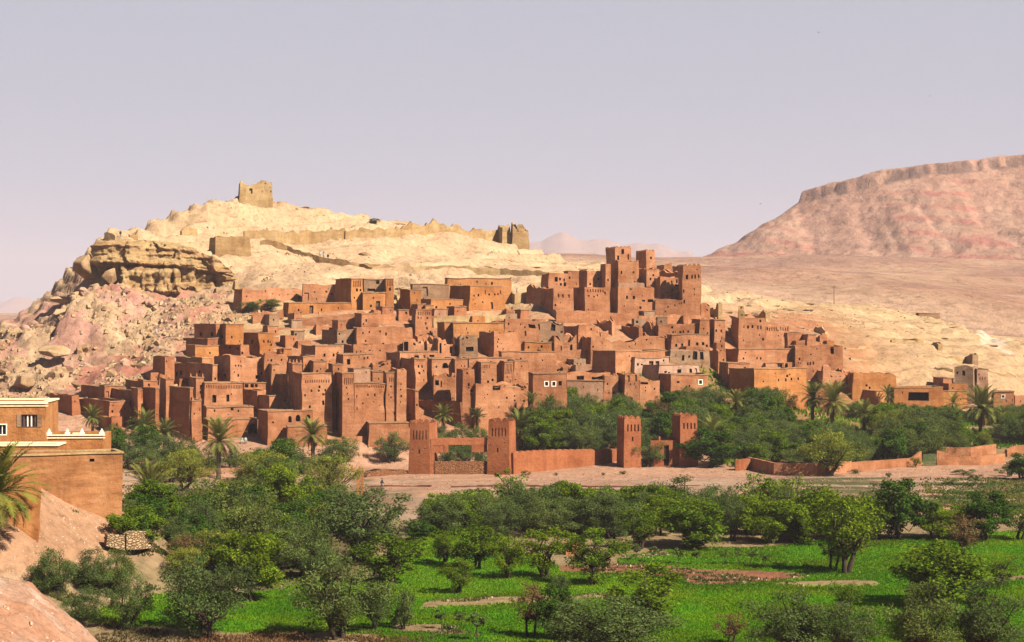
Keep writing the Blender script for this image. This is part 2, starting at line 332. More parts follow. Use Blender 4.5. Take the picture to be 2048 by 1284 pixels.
BARE = [[G(*p) for p in q] for q in (
    [(830, 1201), (1000, 1192), (1240, 1186), (1250, 1193), (1000, 1203), (840, 1213)], [(1130, 1128), (1235, 1120), (1340, 1128), (1500, 1133), (1640, 1141), (1560, 1153), (1440, 1166), (1380, 1166), (1330, 1146), (1230, 1140), (1140, 1140)],
    [(1555, 1163), (1650, 1157), (1740, 1158), (1745, 1165), (1620, 1167)], [(780, 1240), (930, 1243), (930, 1262), (800, 1258)], [(1960, 1150), (2120, 1143), (2120, 1160), (1975, 1163)], [(1240, 1108), (1330, 1098), (1340, 1104), (1250, 1112)])]
fm = np.zeros(XX.shape); bmk = np.zeros(XX.shape)
jx, jy = XX + 0.8 * fbm(XX / 3, YY / 3, 1, 2), YY + 0.8 * fbm(XX / 3, YY / 3, 2, 2)
for q in FIELDS: fm = np.maximum(fm, inpoly(jx, jy, q))
fm *= ZS < 4.7
for q in BARE: bmk = np.maximum(bmk, inpoly(jx, jy, q))
colr = mixn(colr, (0.33, 0.24, 0.11), ((YY < 235) & (YY > 138)) * (1 - bank) * 0.8)
colr = mixn(colr, (0.17, 0.31, 0.02), fm * (1 - bmk))
colr = mixn(colr, (0.34, 0.13, 0.07), inpoly(jx, jy, BARE[1]) * 0.9)
colr = mixn(colr, (0.13, 0.13, 0.045), sstep(0.0, 0.3, fbm(XX / 7, YY / 5, 9.0, 3) + .25) * sstep(24, 40, XX - .12 * (YY - 246)) * (YY > 244) * (YY < 302))
colr = mixn(colr, (0.14, 0.12, 0.05), sstep(-38, -33, XX) * (1 - sstep(-22, -10, XX)) * (YY > 165) * (YY < 305) * .7 * sstep(-.3, .2, n2))
for off in (0, 1.7, 16, 17.6):      # wheel tracks and footpaths along the river bank
    tk = np.abs(YY - (281 + off + .10 * XX + 2.5 * np.sin(XX / 14 + off * .1) + .5 * n2)); colr = mixn(colr, (.66, .42, .30), (1 - sstep(.35, .8, tk)) * (YY > 255) * (XX > -30) * .75)
pud = sstep(.25, .5, fbm(XX / 16, YY / 5, 61.0, 3)) * (YY > 252) * (YY < 312) * (XX > -30); colr = mixn(colr, (.46, .26, .17), pud * .35)
Zn += 0.12 * inpoly(jx, jy, BARE[1]) * np.sign(np.sin(YY * 2.2 + XX * .3)) + 0.25 * (inpoly(jx, jy, BARE[0]) | inpoly(jx, jy, BARE[2]))
Zfin = terr(XX, YY) * (1 - ew) + Zn * ew
def zn(x, y): return float(_lookup(Zfin, x, y))
ground = grid_mesh('ground', XX, YY, Zfin, gm, colr); tag(ground, kind='structure')
# wider plain to the horizon, with a hole where the detailed ground lies
wx = np.concatenate([np.arange(-9000, -1600, 400), np.arange(-1600, 2000, 20), np.arange(2000, 9001, 400)]).astype(float)
wy = np.concatenate([np.arange(-400, 60, 20), np.arange(60, 2400, 20), np.arange(2400, 14001, 400)]).astype(float)
WX, WY = np.meshgrid(wx, wy)
base = terr(np.clip(WX, -1400, 1600), np.clip(WY, 0, 3400))
WZ = base + sstep(500, 700, WY) * (5 * fbm(WX / 130, WY / 130, 1.0, 4)) * (1 - 0.7 * sstep(1300, 1500, WY))
per2 = 7.0; l2 = (WZ + 4 * fbm(WX / 160, WY / 160, 4, 3)) / per2; WZ += sstep(700, 900, WY) * per2 * (sstep(0.5, 0.95, l2 - np.floor(l2)) - (l2 - np.floor(l2))) * 0.45
inside = (WX > GX0 + 1) & (WX < GX1 - 1) & (WY > GY0 + 1) & (WY < GY1 - 1)
wc = np.ones(WX.shape + (3,)) * np.array((0.51, 0.285, 0.185)); wn = fbm(WX / 90, WY / 50, 3.0, 4)
wc = mixn(wc, (0.59, 0.37, 0.235), sstep(0, 0.6, wn)); wc = mixn(wc, (0.42, 0.24, 0.165), sstep(0.1, 0.6, -wn))
ny, nx = WX.shape; idx = np.arange(ny * nx).reshape(ny, nx)
Q = np.stack([idx[:-1, :-1], idx[:-1, 1:], idx[1:, 1:], idx[1:, :-1]], -1).reshape(-1, 4)
cxm = WX.ravel()[Q].mean(1); cym = WY.ravel()[Q].mean(1)
Q = Q[~((cxm > GX0) & (cxm < GX1) & (cym > GY0) & (cym < GY1))]
pm = ground_mat('plain_earth', 0.02, 0.15, 0.06, 5.0)
plain = mk('plain', np.stack([WX, WY, WZ], -1).reshape(-1, 3), Q, pm, col=wc.reshape(-1, 3), smooth=True); tag(plain, kind='structure')

# table mountain on the right
def mesa_height(x, y):
    tpx = np.interp(x, [200, 266, 300, 335, 382, 473, 640, 1200], [1650, 1668, 1650, 1640, 1634, 1630, 1620, 1560])   # rim line in plan
    zr = np.interp(x, [240, 266, 335, 382, 473, 640, 1200], [146, 150, 166, 174, 183, 188, 192])
    df = tpx - y                                                # metres in front of the rim
    dl = 268 - x + 0.25 * np.clip(y - 1660, 0, 400)             # metres left of the rim end
    warp = 6 * fbm(x / 40, y / 90, 3.0, 4) + 16 * fbm(x / 130, y / 200, 6.0, 2)
    d = np.where((df > 0) & (dl > 0), np.hypot(df, dl), np.maximum(df, dl)) + warp * np.clip(np.maximum(df, dl) / 60, 0.12, 1)
    z = zr + 22 * sstep(20, 160, -d) * (1 - sstep(330, 400, x))
    cliff = 9.0 * sstep(0, 4, d + 2.5 * fbm(x / 9, y / 9, 9.0, 3)); slope = 0.50 * np.clip(d - 2, 0, 90) + 0.40 * np.clip(d - 92, 0, 240)
    z = z - cliff - slope + 0.9 * fbm(x / 16, y / 16, 2.0, 4) + .6 * fbm(x / 5, y / 5, 4.0, 2)
    gul = np.abs(fbm(x / 55, y / 260, 11.0, 3))
    z -= 3 * np.clip(d / 60, 0, 1) * (0.35 - np.clip(gul, 0, 0.35)) / 0.35 * (d < 170)
    lz = z / 11.0 + 0.6 * fbm(x / 80, y / 80, 1.0, 2); f = lz - np.floor(lz)
    z += 11 * (sstep(0.55, 0.9, f) - f) * 0.16 * sstep(5, 25, d)
    return z, d
mx = np.arange(60, 900, 2.0); my = np.arange(1400, 1940, 2.0); MX, MY = np.meshgrid(mx, my)
MZ, MD = mesa_height(MX, MY)
MZ = np.maximum(MZ, terr(MX, MY) - 6)
mc = np.ones(MX.shape + (3,)) * np.array((0.53, 0.30, 0.205))
bn = fbm(MX / 60, MY / 200, 5.0, 4); zz = MZ + .10 * MX + 5 * fbm(MX / 70, MY / 70, 2.0, 3)
mc = mixn(mc, (0.50, 0.19, 0.14), sstep(0.3, 0.8, np.sin(zz * 0.42)) * sstep(-0.1, 0.5, bn) * sstep(12, 30, MD) * 0.8)
mc = mixn(mc, (0.56, 0.36, 0.24), sstep(0.1, 0.6, fbm(MX / 25, MY / 70, 7.0, 4)) * 0.4)
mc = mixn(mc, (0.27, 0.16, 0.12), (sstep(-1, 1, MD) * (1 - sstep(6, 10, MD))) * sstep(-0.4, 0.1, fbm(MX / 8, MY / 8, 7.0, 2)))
mm = ground_mat('table_mountain_rock', 0.03, 0.16, 0.10, 4.0)
tag(grid_mesh('table_mountain', MX, MY, MZ, mm, mc), kind='structure')

# far hazy mountains
def far_range(name, pts, D, thick):
    xs = np.linspace(pts[0][0], pts[-1][0], 160); yy = np.interp(xs, [p[0] for p in pts], [p[1] for p in pts])
    X0 = (xs - CX) / F * D; Zr = ZC - (yy - CY) / F * D + 0.0018 * D * fbm(xs / 40, xs * 0, 2.0, 4)
    rows = np.linspace(0, 1, 40); X = np.tile(X0, (40, 1)); Y = np.tile(D + (rows[:, None] - 0.5) * thick, (1, 160))
    prof = np.clip(1 - np.abs(rows - 0.5) * 2, 0, 1)[:, None] ** 1.2
    Z = -60 + (Zr[None] + 60) * prof * (1 + 0.10 * fbm(X / 500, Y / 500, 3.0, 4) * (1 - prof))
    tag(grid_mesh(name, X, Y, Z, pm, np.ones(X.shape + (3,)) * np.array((0.42, 0.27, 0.20))), kind='structure')
far_range('far_hills', [(700, 600), (950, 520), (1060, 482), (1130, 464), (1210, 474), (1300, 488), (1380, 500), (1480, 560)], 8800.0, 2600)
far_range('far_mountains', [(-900, 632), (-500, 622), (-200, 608), (60, 596), (150, 598), (260, 606), (480, 634)], 12500.0, 2600)

# haze: dusty air over the whole valley
hb = MB(); hb.box(-8900, 8900, -380, 13900, -80, 520)
hz = hb.build('haze', None); tag(hz, kind='stuff')
m = bpy.data.materials.new('dusty_air'); m.use_nodes = True; t = m.node_tree; t.nodes.clear()
o_ = t.nodes.new('ShaderNodeOutputMaterial'); v_ = t.nodes.new('ShaderNodeVolumePrincipled')
v_.inputs['Color'].default_value = (0.61, 0.555, 0.61, 1); v_.inputs['Density'].default_value = 0.00010; v_.inputs['Anisotropy'].default_value = 0.0
t.links.new(v_.outputs[0], o_.inputs['Volume']); hz.data.materials.append(m)
# ------------------------------------------------------------------ buildings
def wob(V, X0, Y0, Z0, ca, sa, amp, seed=0.0):
    """uneven hand-made edges: shifts depend on the place only, so parts stay together"""
    x = X0 + V[:, 0] * ca - V[:, 1] * sa; y = Y0 + V[:, 0] * sa + V[:, 1] * ca; z = Z0 + V[:, 2]
    V = V.copy()
    V[:, 0] += amp * vnoise(x * 0.33, y * 0.33, z * 0.33 + seed) ; V[:, 1] += amp * vnoise(x * 0.33 + 40, y * 0.33, z * 0.33 + seed)
    V[:, 2] += amp * 0.9 * vnoise(x * 0.3, y * 0.3 + 70, z * 0.05 + seed)
    return V
def panel(mb, org, ud, L, H, B, ops, outward, voids, cell=1.7):
    """a wall face with its openings cut out; each opening gets real depth"""
    org = np.array(org, float); ud = np.array(ud, float); outward = np.array(outward, float)
    us = list(np.linspace(0, L, max(2, int(math.ceil(L / cell)) + 1))); vs = list(np.linspace(0, H, max(2, int(math.ceil(H / cell)) + 1)))
    for o in ops: us += [o[0], o[1]]; vs += [o[2], o[3]]
    us = np.unique(np.round(us, 3)); vs = np.concatenate([[-B], np.unique(np.round(vs, 3))])
    U, Vv = np.meshgrid(us, vs, indexing='ij'); V = org + U[..., None] * ud + Vv[..., None] * np.array((0, 0, 1.0))
    n1 = len(vs); Q = []
    uc = (us[:-1] + us[1:]) / 2; vc = (vs[:-1] + vs[1:]) / 2
    keep = np.ones((len(uc), len(vc)), bool)
    for o in ops:
        keep &= ~(((uc > o[0]) & (uc < o[1]))[:, None] & ((vc > o[2]) & (vc < o[3]))[None])
    i, j = np.nonzero(keep); a = i * n1 + j
    mb.add(V.reshape(-1, 3), np.stack([a, a + n1, a + n1 + 1, a + 1], -1))
    for o in ops:
        u0, u1, v0, v1, dep, st = o[:6]
        p = lambda u, v, k: org + u * ud + np.array((0, 0, v)) - k * outward
        f = [p(u0, v0, 0), p(u1, v0, 0), p(u1, v1, 0), p(u0, v1, 0)]; g = [p(u0, v0, dep), p(u1, v0, dep), p(u1, v1, dep), p(u0, v1, dep)]
        q = [(0, 1, 5, 4), (1, 2, 6, 5), (2, 3, 7, 6), (3, 0, 4, 7), (4, 5, 6, 7)]
        if st == 'n': mb.add(f + g, q)
        else:
            r = MB(); r.add(f + g, q); voids.append((r, o, org, ud, outward))
FOOT = []
def building(label, xl, xr, yt, yb, sd=None, a=None, d=None, m='earth', w=(), sw=(), k='', tp=0.02, D=None, name='mud_house', cat='house', nb=(), jag=0.0, group=None, B=5.0, amp=0.20, cop='roof', thick=None, z0=None):
    if D is None: X0, D0, Z0 = cast(xl, yb)
    else: X0, D0, Z0 = P(xl, yb, D)
    if z0 is not None: Z0 = z0
    H = ZC - (yt - CY) / F * D0 - Z0
    if d is None: d = min(8.0, max(3.0, 0.8 * H + 2))
    if 'w' in k: d = min(d, 1.2)
    if a is None:
        if sd:
            tgt = (xl - sd - CX) / F
            fn = lambda al, dd: (X0 - dd * math.sin(al)) / (D0 + dd * math.cos(al)) - tgt
            lo, hi = R(-20), R(38)
            if fn(hi, d) > 0:
                aa = hi; l2, h2 = d, 40.0
                for _ in range(40):
                    mid = (l2 + h2) / 2
                    if fn(aa, mid) > 0: l2 = mid
                    else: h2 = mid
                d = l2
            else:
                for _ in range(40):
                    mid = (lo + hi) / 2
                    if fn(mid, d) > 0: lo = mid
                    else: hi = mid
                aa = lo
        else: aa = R(16)
    else: aa = R(a)
    ca, sa = math.cos(aa), math.sin(aa)
    def uat(px):
        t = (px - CX) / F; return (t * D0 - X0) / (ca - t * sa)
    Wd = uat(xr)
    if Wd < 0.3: Wd = 0.3
    root = empty(name, (X0, D0, Z0), aa); FOOT.append((X0, D0, ca, sa, Wd, d))
    tag(root, label, cat, group)
    seed = (xl * 7.13 + yb) % 50
    ops = []; sops = []
    def add_front(o):
        cx, cy, ww, hh = o[:4]; st = o[4] if len(o) > 4 else 'v'; dep = {'n': 0.3, 'v': 0.55, 'f': 0.25, 'a': 1.6, 'd': 0.45, 'p': 2.2, 'u': 0.25, 'g': 0.3}[st]
        u0, u1 = uat(cx - ww / 2), uat(cx + ww / 2); Du = D0 + (u0 + u1) / 2 * sa
        v1 = ZC - (cy - hh / 2 - CY) / F * Du - Z0; v0 = ZC - (cy + hh / 2 - CY) / F * Du - Z0
        u0 = max(u0, 0.15); u1 = min(u1, Wd - 0.15); v1 = min(v1, H - 0.12)
        if u1 - u0 > 0.12 and v1 - v0 > 0.12: ops.append((u0, u1, v0, v1, min(dep, d * 0.6), st)) if not any(u0 < q[1] + .1 and u1 > q[0] - .1 and v0 < q[3] + .1 and v1 > q[2] - .1 for q in ops) else None
    for o in w: add_front(o)
    if name in ('mud_house', 'kasbah_block', 'kasbah_tower', 'ruined_house') and 'w' not in k:     # small vent holes and slits in the earth walls
        rr = random.Random(int(xl * 31 + yt * 7)); area = (xr - xl) * max(0, min(yb, yt + 60) - yt)
        for _ in range(min(4, int(area / 380))):
            cx, cy = rr.uniform(xl + 3, xr - 3), rr.uniform(yt + 6, max(yt + 7, min(yb - 10, yt + 55))); ww, hh = rr.choice([(1.8, 2.2), (2.2, 3), (2.6, 3.6), (3.2, 4.6), (1.6, 4.5), (4, 5)])
            if all(abs(cx - q[0]) > (ww + q[2]) / 2 + 2 or abs(cy - q[1]) > (hh + q[3]) / 2 + 2 for q in w) and all(not (q[0] - 4 < cy < q[1] + 4) for q in nb): add_front((cx, cy, ww, hh))
    for (ytop, ybot, n, f0, f1) in nb:
        x0 = xl + (xr - xl) * f0; x1 = xl + (xr - xl) * f1; s = (x1 - x0) / n
        for i in range(n): add_front((x0 + s * (i + .5), (ytop + ybot) / 2, s * 0.42, ybot - ytop, 'n'))
    for o in sw:
        cx, cy, ww, hh = o[:4]
        def sat(px):
            t = (px - CX) / F; return (X0 - t * D0) / (sa + t * ca)
        s1, s0 = sat(cx - ww / 2), sat(cx + ww / 2); Ds = D0 + (s0 + s1) / 2 * ca
        v1 = ZC - (cy - hh / 2 - CY) / F * Ds - Z0; v0 = ZC - (cy + hh / 2 - CY) / F * Ds - Z0
        s0 = max(s0, 0.15); s1 = min(s1, d - 0.15); v1 = min(v1, H - 0.2)
        if s1 - s0 > 0.12 and v1 - v0 > 0.12: sops.append((d - s1, d - s0, v0, v1, 0.5, 'v'))
    mb = MB(); voids = []
    panel(mb, (0, 0, 0), (1, 0, 0), Wd, H, B, ops, (0, -1, 0), voids)
    panel(mb, (0, d, 0), (0, -1, 0), d, H, B, sops, (-1, 0, 0), voids)
    panel(mb, (Wd, 0, 0), (0, 1, 0), d, H, B, [], (1, 0, 0), voids)
    panel(mb, (Wd, d, 0), (-1, 0, 0), Wd, H, B, [], (0, 1, 0), voids)
    ruin = 'r' in k
    th = thick or (0.55 if ruin else 0.35); th = min(th, Wd * 0.3, d * 0.3); drop = H + 1 if ruin else min(0.5, H * 0.3)
    o4 = np.array([(0, 0), (Wd, 0), (Wd, d), (0, d)]); i4 = np.array([(th, th), (Wd - th, th), (Wd - th, d - th), (th, d - th)])
    for s in range(4):
        n = max(2, int(np.linalg.norm(o4[(s + 1) % 4] - o4[s]) / (0.9 if jag else 1.7)) + 1); tt = np.linspace(0, 1, n + 1)[:, None]
        oo = o4[s] * (1 - tt) + o4[(s + 1) % 4] * tt; ii = i4[s] * (1 - tt) + i4[(s + 1) % 4] * tt
        V = np.vstack([np.c_[oo, np.full(n + 1, H)], np.c_[ii, np.full(n + 1, H)], np.c_[ii, np.full(n + 1, H - drop)]])
        A = np.arange(n); mb.add(V, np.vstack([np.stack([A, A + 1, A + n + 2, A + n + 1], -1), np.stack([A + n + 1, A + n + 2, A + 2 * n + 3, A + 2 * n + 2], -1)]))
    cxm, cym = Wd / 2, d / 2
    def shape(V):
        V = V.copy(); zf = np.clip(V[:, 2] / max(H, .1), 0, 1.2); s = 1 - tp * 2 * zf
        if 'L' in k: V[:, 0] = V[:, 0] * s
        else: V[:, 0] = cxm + (V[:, 0] - cxm) * s
        V[:, 1] = cym + (V[:, 1] - cym) * s
        if jag:
            g = sstep(0.45, 1.0, V[:, 2] / H)
            j = 0.5 + 0.5 * fbm(V[:, 0] * 0.55 + seed * 3, V[:, 1] * 0.55, seed, 3) + 0.6 * sstep(0.15, 0.3, vnoise(V[:, 0] * 0.28 + seed, V[:, 1] * 0.28 + 9, 2.0))
            V[:, 2] -= g * jag * np.clip(j, 0, 1.4)
        return wob(V, X0, D0, Z0, ca, sa, amp, 0.0)
    wl = mb.build('wall', M[m], root, fn=shape)
    if not ruin:
        r = MB(); nx_, ny_ = 4, 4
        gxr = np.linspace(th * 0.9, Wd - th * 0.9, nx_); gyr = np.linspace(th * 0.9, d - th * 0.9, ny_); gxx, gyy = np.meshgrid(gxr, gyr)
        idx = np.arange(nx_ * ny_).reshape(ny_, nx_)
        r.add(np.stack([gxx, gyy, gxx * 0 + H - drop * 0.8], -1).reshape(-1, 3), np.stack([idx[:-1, :-1], idx[:-1, 1:], idx[1:, 1:], idx[1:, :-1]], -1).reshape(-1, 4))
        r.build('roof', M['roof'], root, fn=shape)
    if 'c' in k:
        c = MB(); e = 0.13; hh = 0.17
        for (x0, x1, y0, y1) in ((-e, Wd + e, -e, th), (-e, Wd + e, d - th, d + e), (-e, th, th, d - th), (Wd - th, Wd + e, th, d - th)):
            n = max(1, int(max(x1 - x0, y1 - y0) / 1.5))
            for i in range(n):
                if x1 - x0 > y1 - y0: c.box(x0 + (x1 - x0) * i / n, x0 + (x1 - x0) * (i + 1) / n, y0, y1, H + 0.003, H + hh)
                else: c.box(x0, x1, y0 + (y1 - y0) * i / n, y0 + (y1 - y0) * (i + 1) / n, H + 0.003, H + hh)
        c.build('coping', M[cop], root, fn=shape)
    if 'm' in k:
        s = min(0.7, Wd * 0.22)
        for (x, y) in ((0, 0), (Wd - s, 0), (0, d - s), (Wd - s, d - s)):
            c = MB(); c.box(x, x + s, y, y + s, H + 0.004, H + 0.45); c.box(x + s * .22, x + s * .78, y + s * .22, y + s * .78, H + 0.454, H + 0.85); c.build('corner_merlon', M[m], root, fn=shape)
    if 't' in k:                                      # battlements
        n = max(3, int(Wd / 1.1)); s = Wd / n
        for i in range(n):
            for (y0, y1) in ((0.0, th), (d - th, d)):
                c = MB(); c.box(i * s + s * .12, i * s + s * .88, y0, y1, H + .004, H + 0.3); c.box(i * s + s * .32, i * s + s * .68, y0, y1, H + .304, H + .48); c.build('merlon', M[m], root, fn=shape)
        nd = max(2, int(d / 1.1)); s = d / nd
        for i in range(nd):
            c = MB(); c.box(0.0, th, i * s + s * .15, i * s + s * .85, H + .006, H + 0.4); c.build('merlon', M[m], root, fn=shape)
    for (r, o, org, ud, outw) in voids:
        u0, u1, v0, v1, dep, st = o
        kind = {'a': 'archway', 'd': 'door', 'p': 'porch_opening', 'n': 'niche'}.get(st, 'window')
        if kind == 'window' and v1 - v0 > 1.7 and u1 - u0 < v1 - v0: kind = 'doorway'
        wn = r.build(kind, M['wood'] if st == 'd' else (M['glass'] if st in 'gu' else M['void']), root, fn=shape)
        def bar(name, mat, rects, front=0.05, back=0.12):
            b = MB()
            for (a0, a1, b0, b1) in rects:
                for kk in range(1):
                    c0 = org + a0 * ud + np.array((0, 0, b0)); c1 = org + a1 * ud + np.array((0, 0, b1))
                    V = [c0 + front * outw, c0 - back * outw, org + a1 * ud + np.array((0, 0, b0)) + front * outw, org + a1 * ud + np.array((0, 0, b0)) - back * outw,
                         org + a0 * ud + np.array((0, 0, b1)) + front * outw, org + a0 * ud + np.array((0, 0, b1)) - back * outw, c1 + front * outw, c1 - back * outw]
                    b.add(V, [(0, 2, 6, 4), (0, 1, 3, 2), (4, 6, 7, 5), (0, 4, 5, 1), (2, 3, 7, 6)])
            return b.build(name, mat, wn, fn=shape)
        if st in 'fg':
            f = 0.15 if st == 'f' else 0.12
            bar('frame', M['white'], [(u0 - f, u0, v0 - f, v1 + f), (u1, u1 + f, v0 - f, v1 + f), (u0, u1, v1, v1 + f), (u0, u1, v0 - f, v0)])
            if st == 'g':
                mu = (u0 + u1) / 2; bar('mullion', M['white'], [(mu - .04, mu + .04, v0, v1)], -0.1, 0.16)
        if st == 'u':
            f = 0.07; bar('frame', M['wood'], [(u0 - f, u0, v0 - f, v1 + f), (u1, u1 + f, v0 - f, v1 + f), (u0, u1, v1, v1 + f), (u0, u1, v0 - f, v0)])
            n = 4
            for i in range(n):
                mu = u0 + (u1 - u0) * (i + .5) / n; bar('window_bar', M['white'] if i in (1, 2) else M['wood'], [(mu - .07, mu + .07, v0, v1)], -0.08, 0.14)
            for side in (-1, 1):
                e0 = u0 - f - 0.5 if side < 0 else u1 + f; bar('shutter', M['grey'], [(e0, e0 + 0.48, v0 - .05, v1 + .05)], 0.06, 0.0)
        if st == 'a':
            b = MB(); mu = (u0 + u1) / 2; rr = (u1 - u0) / 2; n = 12; hr = rr * 1.15
            th_ = np.linspace(0, np.pi, n + 1); uu = mu - rr * np.cos(th_); vv = v1 - hr + hr * np.sin(th_)
            for i in range(n):
                q = lambda u, v, kx: org + u * ud + np.array((0, 0, v)) - kx * outw
                b.add([q(uu[i], vv[i], .01), q(uu[i + 1], vv[i + 1], .01), q(uu[i + 1], v1 + .01, .01), q(uu[i], v1 + .01, .01), q(uu[i], vv[i], .7), q(uu[i + 1], vv[i + 1], .7)], [(0, 1, 2, 3), (0, 1, 5, 4)])
            b.build('arch', M[m], wn, fn=shape)
    return root
def wallstrip(name, label, pts, hpx, m='earth', thick=0.5, top=None, cat='wall', group=None, D=None, cell=0.5, B=2.0, jag=0.0, amp=0.08, dmin=120, z=None):
    """a free-standing wall along photo points given at its foot; hpx is its height in photo pixels there"""
    Pw = []
    for i, p in enumerate(pts):
        q = P(p[0], p[1], p[2]) if len(p) > 2 else cast(p[0], p[1], dmin)
        if len(p) == 2: q = (q[0], q[1], max(q[2], zn(q[0], q[1])) if q[1] > 350 else q[2])
        h = hpx[i] if isinstance(hpx, (list, tuple)) else hpx
        Pw.append((q[0], q[1], q[2], h * q[1] / F))
    Pw = np.array(Pw); seg = np.linalg.norm(np.diff(Pw[:, :2], axis=0), axis=1); cum = np.concatenate([[0], np.cumsum(seg)])
    n = max(2, int(cum[-1] / cell)); s = np.linspace(0, cum[-1], n + 1)
    L = np.stack([np.interp(s, cum, Pw[:, i]) for i in range(4)], -1)
    if len(pts[0]) == 2 and Pw[0, 1] > 350: L[:, 2] = np.maximum(L[:, 2] - .6, np.maximum(_lookup(ZS, L[:, 0], L[:, 1]), _lookup(Zfin, L[:, 0], L[:, 1])))
    tdir = np.gradient(L[:, :2], axis=0); tdir /= np.linalg.norm(tdir, axis=1)[:, None]; nrm = np.stack([-tdir[:, 1], tdir[:, 0]], -1)
    hh = L[:, 3].copy()
    if top is not None: hh = hh + top(s)
    if jag: hh = hh - jag * np.clip(0.5 + 0.6 * fbm(s * 0.5 + Pw[0, 0], s * 0, Pw[0, 1], 3) + 0.7 * sstep(.15, .2, vnoise(s * .22 + Pw[0, 1], s * 0, 1.0)), 0, 1.3)
    hh = np.maximum(hh, 0.15)
    rows = []
    for off, zz in ((-.5, -B), (-.5, 0), (-.47, .5), (-.44, 1), (.44, 1), (.47, .5), (.5, 0), (.5, -B)):
        z = L[:, 2] + (zz * hh if zz >= 0 else zz)
        rows.append(np.c_[L[:, :2] + off * thick * nrm, z])
    V = np.vstack(rows); k = n + 1; A = np.arange(n)
    Q = np.vstack([np.stack([r * k + A, r * k + A + 1, (r + 1) * k + A + 1, (r + 1) * k + A], -1) for r in range(7)] + [np.array([[0, k, 6 * k, 7 * k], [k, 2 * k, 5 * k, 6 * k], [2 * k, 3 * k, 4 * k, 5 * k]])] + [np.array([[0, k, 6 * k, 7 * k], [k, 2 * k, 5 * k, 6 * k], [2 * k, 3 * k, 4 * k, 5 * k]]) + n])
    V = V + amp * np.stack([vnoise(V[:, 0] * .8, V[:, 1] * .8, V[:, 2] * .8 + 3), vnoise(V[:, 0] * .8, V[:, 1] * .8, V[:, 2] * .8 + 33), 0.8 * vnoise(V[:, 0] * .7, V[:, 1] * .7, V[:, 2] * .1 + 63)], -1)
    o = mk(name, V, Q, M[m]); return tag(o, label, cat, group)
# ------------------------------------------------------------------ the village, row by row from the foot of the hill upward
GH = 'mud houses of the hillside village'; GT = 'kasbah towers of the hillside village'; GR = 'ruined houses of the hillside village'
def Hs(label, *a, **k): k.setdefault('group', GH); return building(label, *a, **k)
def Tw(label, *a, **k): return building(label, *a, **dict(dict(name='kasbah_tower', cat='tower', group=GT, tp=0.045, amp=0.12), **k))
def Ru(label, *a, **k): return building(label, *a, **dict(dict(name='ruined_house', cat='ruin', group=GR, k='r', jag=1.6), **k))
# far left foot
Ru('low roofless house farthest left at the foot of the boulder slope', 144, 160, 787, 832, 45, jag=0.6, m='red')
Hs('flat house with a plastered niche, upper left at the foot of the boulder slope', 208, 250, 774, 812, 49, m='red', k='c', w=[(214, 790, 7, 12, 'n')])
Hs('small flat house with one square window just above the left palm tops', 219, 260, 803, 860, 63, m='red', k='c', w=[(226.5, 822, 4, 5)])
Hs('low outbuilding under the house with one square window, behind palms', 222, 244, 834, 872, 20, m='red')
Hs('long low roof house at the foot of the pink clay slope', 287, 317, 763, 800, 38, m='red', k='c')
Hs('shadowed wall house left of the twin slim houses', 262, 279, 782, 835, 39, m='red', k='c')
Tw('left one of two plain slim tower houses beside the left kasbah', 276, 283, 778, 864, 15, m='red', k='c')
Tw('right one of two plain slim tower houses beside the left kasbah', 311, 319, 778, 868, 27, m='red', k='c')
# left kasbah
Tw('rear left tower of the left kasbah with pinnacled top', 331.5, 349, 759, 850, 14, m='earth', k='cm')
Hs('great shadowed block of the left kasbah between its two towers', 379, 386, 777, 884, 42, m='earth', k='c', name='kasbah_block', cat='kasbah')
Tw('rear right tower of the left kasbah with one window and pinnacles', 392, 409, 757, 830, 14, m='earth', k='cm', w=[(401.6, 785, 3, 6)])
Tw('tall front tower of the left kasbah reaching down to the palms', 383, 404, 802, 886, 19, m='earth', k='cm', B=6)
Hs('kasbah house with a row of small niches and two tall windows', 409, 487, 767.5, 832, None, a=26, m='earth', k='c', nb=[(770.5, 777.5, 22, 0.02, 0.98)], w=[(428, 798, 8, 15), (456, 796, 6, 14), (437, 812, 2, 5)])
Hs('lower front house with three small openings above the gate wall', 411, 509, 815, 852, 6, m='earth', k='c', w=[(427, 820, 3, 5), (465, 818, 6, 6), (461, 838, 4, 5), (472, 838, 4, 5)])
Hs('gate house with a tall dark arched doorway', 414, 516, 841, 884, None, a=20, m='earth', k='c', w=[(505.5, 864, 17, 33, 'a')], name='gate_house', cat='gatehouse')
Hs('corner house with three round-headed windows beside the arched gate', 534.5, 628, 824, 892, 20, m='earth', k='c', w=[(579.5, 839, 7, 13, 'a'), (597, 837, 10, 13, 'a'), (618, 837, 9, 13, 'a'), (545, 845, 4, 3)])
Hs('low plastered annexe below the round-headed windows, beside a palm', 574, 655, 854, 896, None, a=14, d=3, m='earth', k='c', name='annexe')
Hs('mid-height block with a flat rim left of the great twin-tower kasbah', 539, 590, 792, 846, 23, m='earth', k='c', w=[(557, 818, 4, 4), (570, 819, 4, 4)])
Hs('stair turret with two square openings under its rim', 581, 606, 777, 846, 6, m='earth', k='c', d=4, w=[(585.5, 781.5, 4, 5), (596, 781.5, 4, 5), (592, 800, 7, 20, 'n'), (601, 800, 7, 20, 'n'), (597, 815, 7, 5)])
Tw('slim tower with blank sides at the left end of the twin-tower kasbah', 543, 560, 729, 800, 11, m='earth', k='c')
Hs('shadowed roof-terrace wall between two slim towers', 577, 587, 750, 815, 32, m='earth', k='c')
Tw('patterned slim tower above the stair turret', 585, 605, 729, 850, 9, m='earth', k='cm', nb=[(744, 750, 5, .08, .92), (762, 768, 5, .08, .92)])
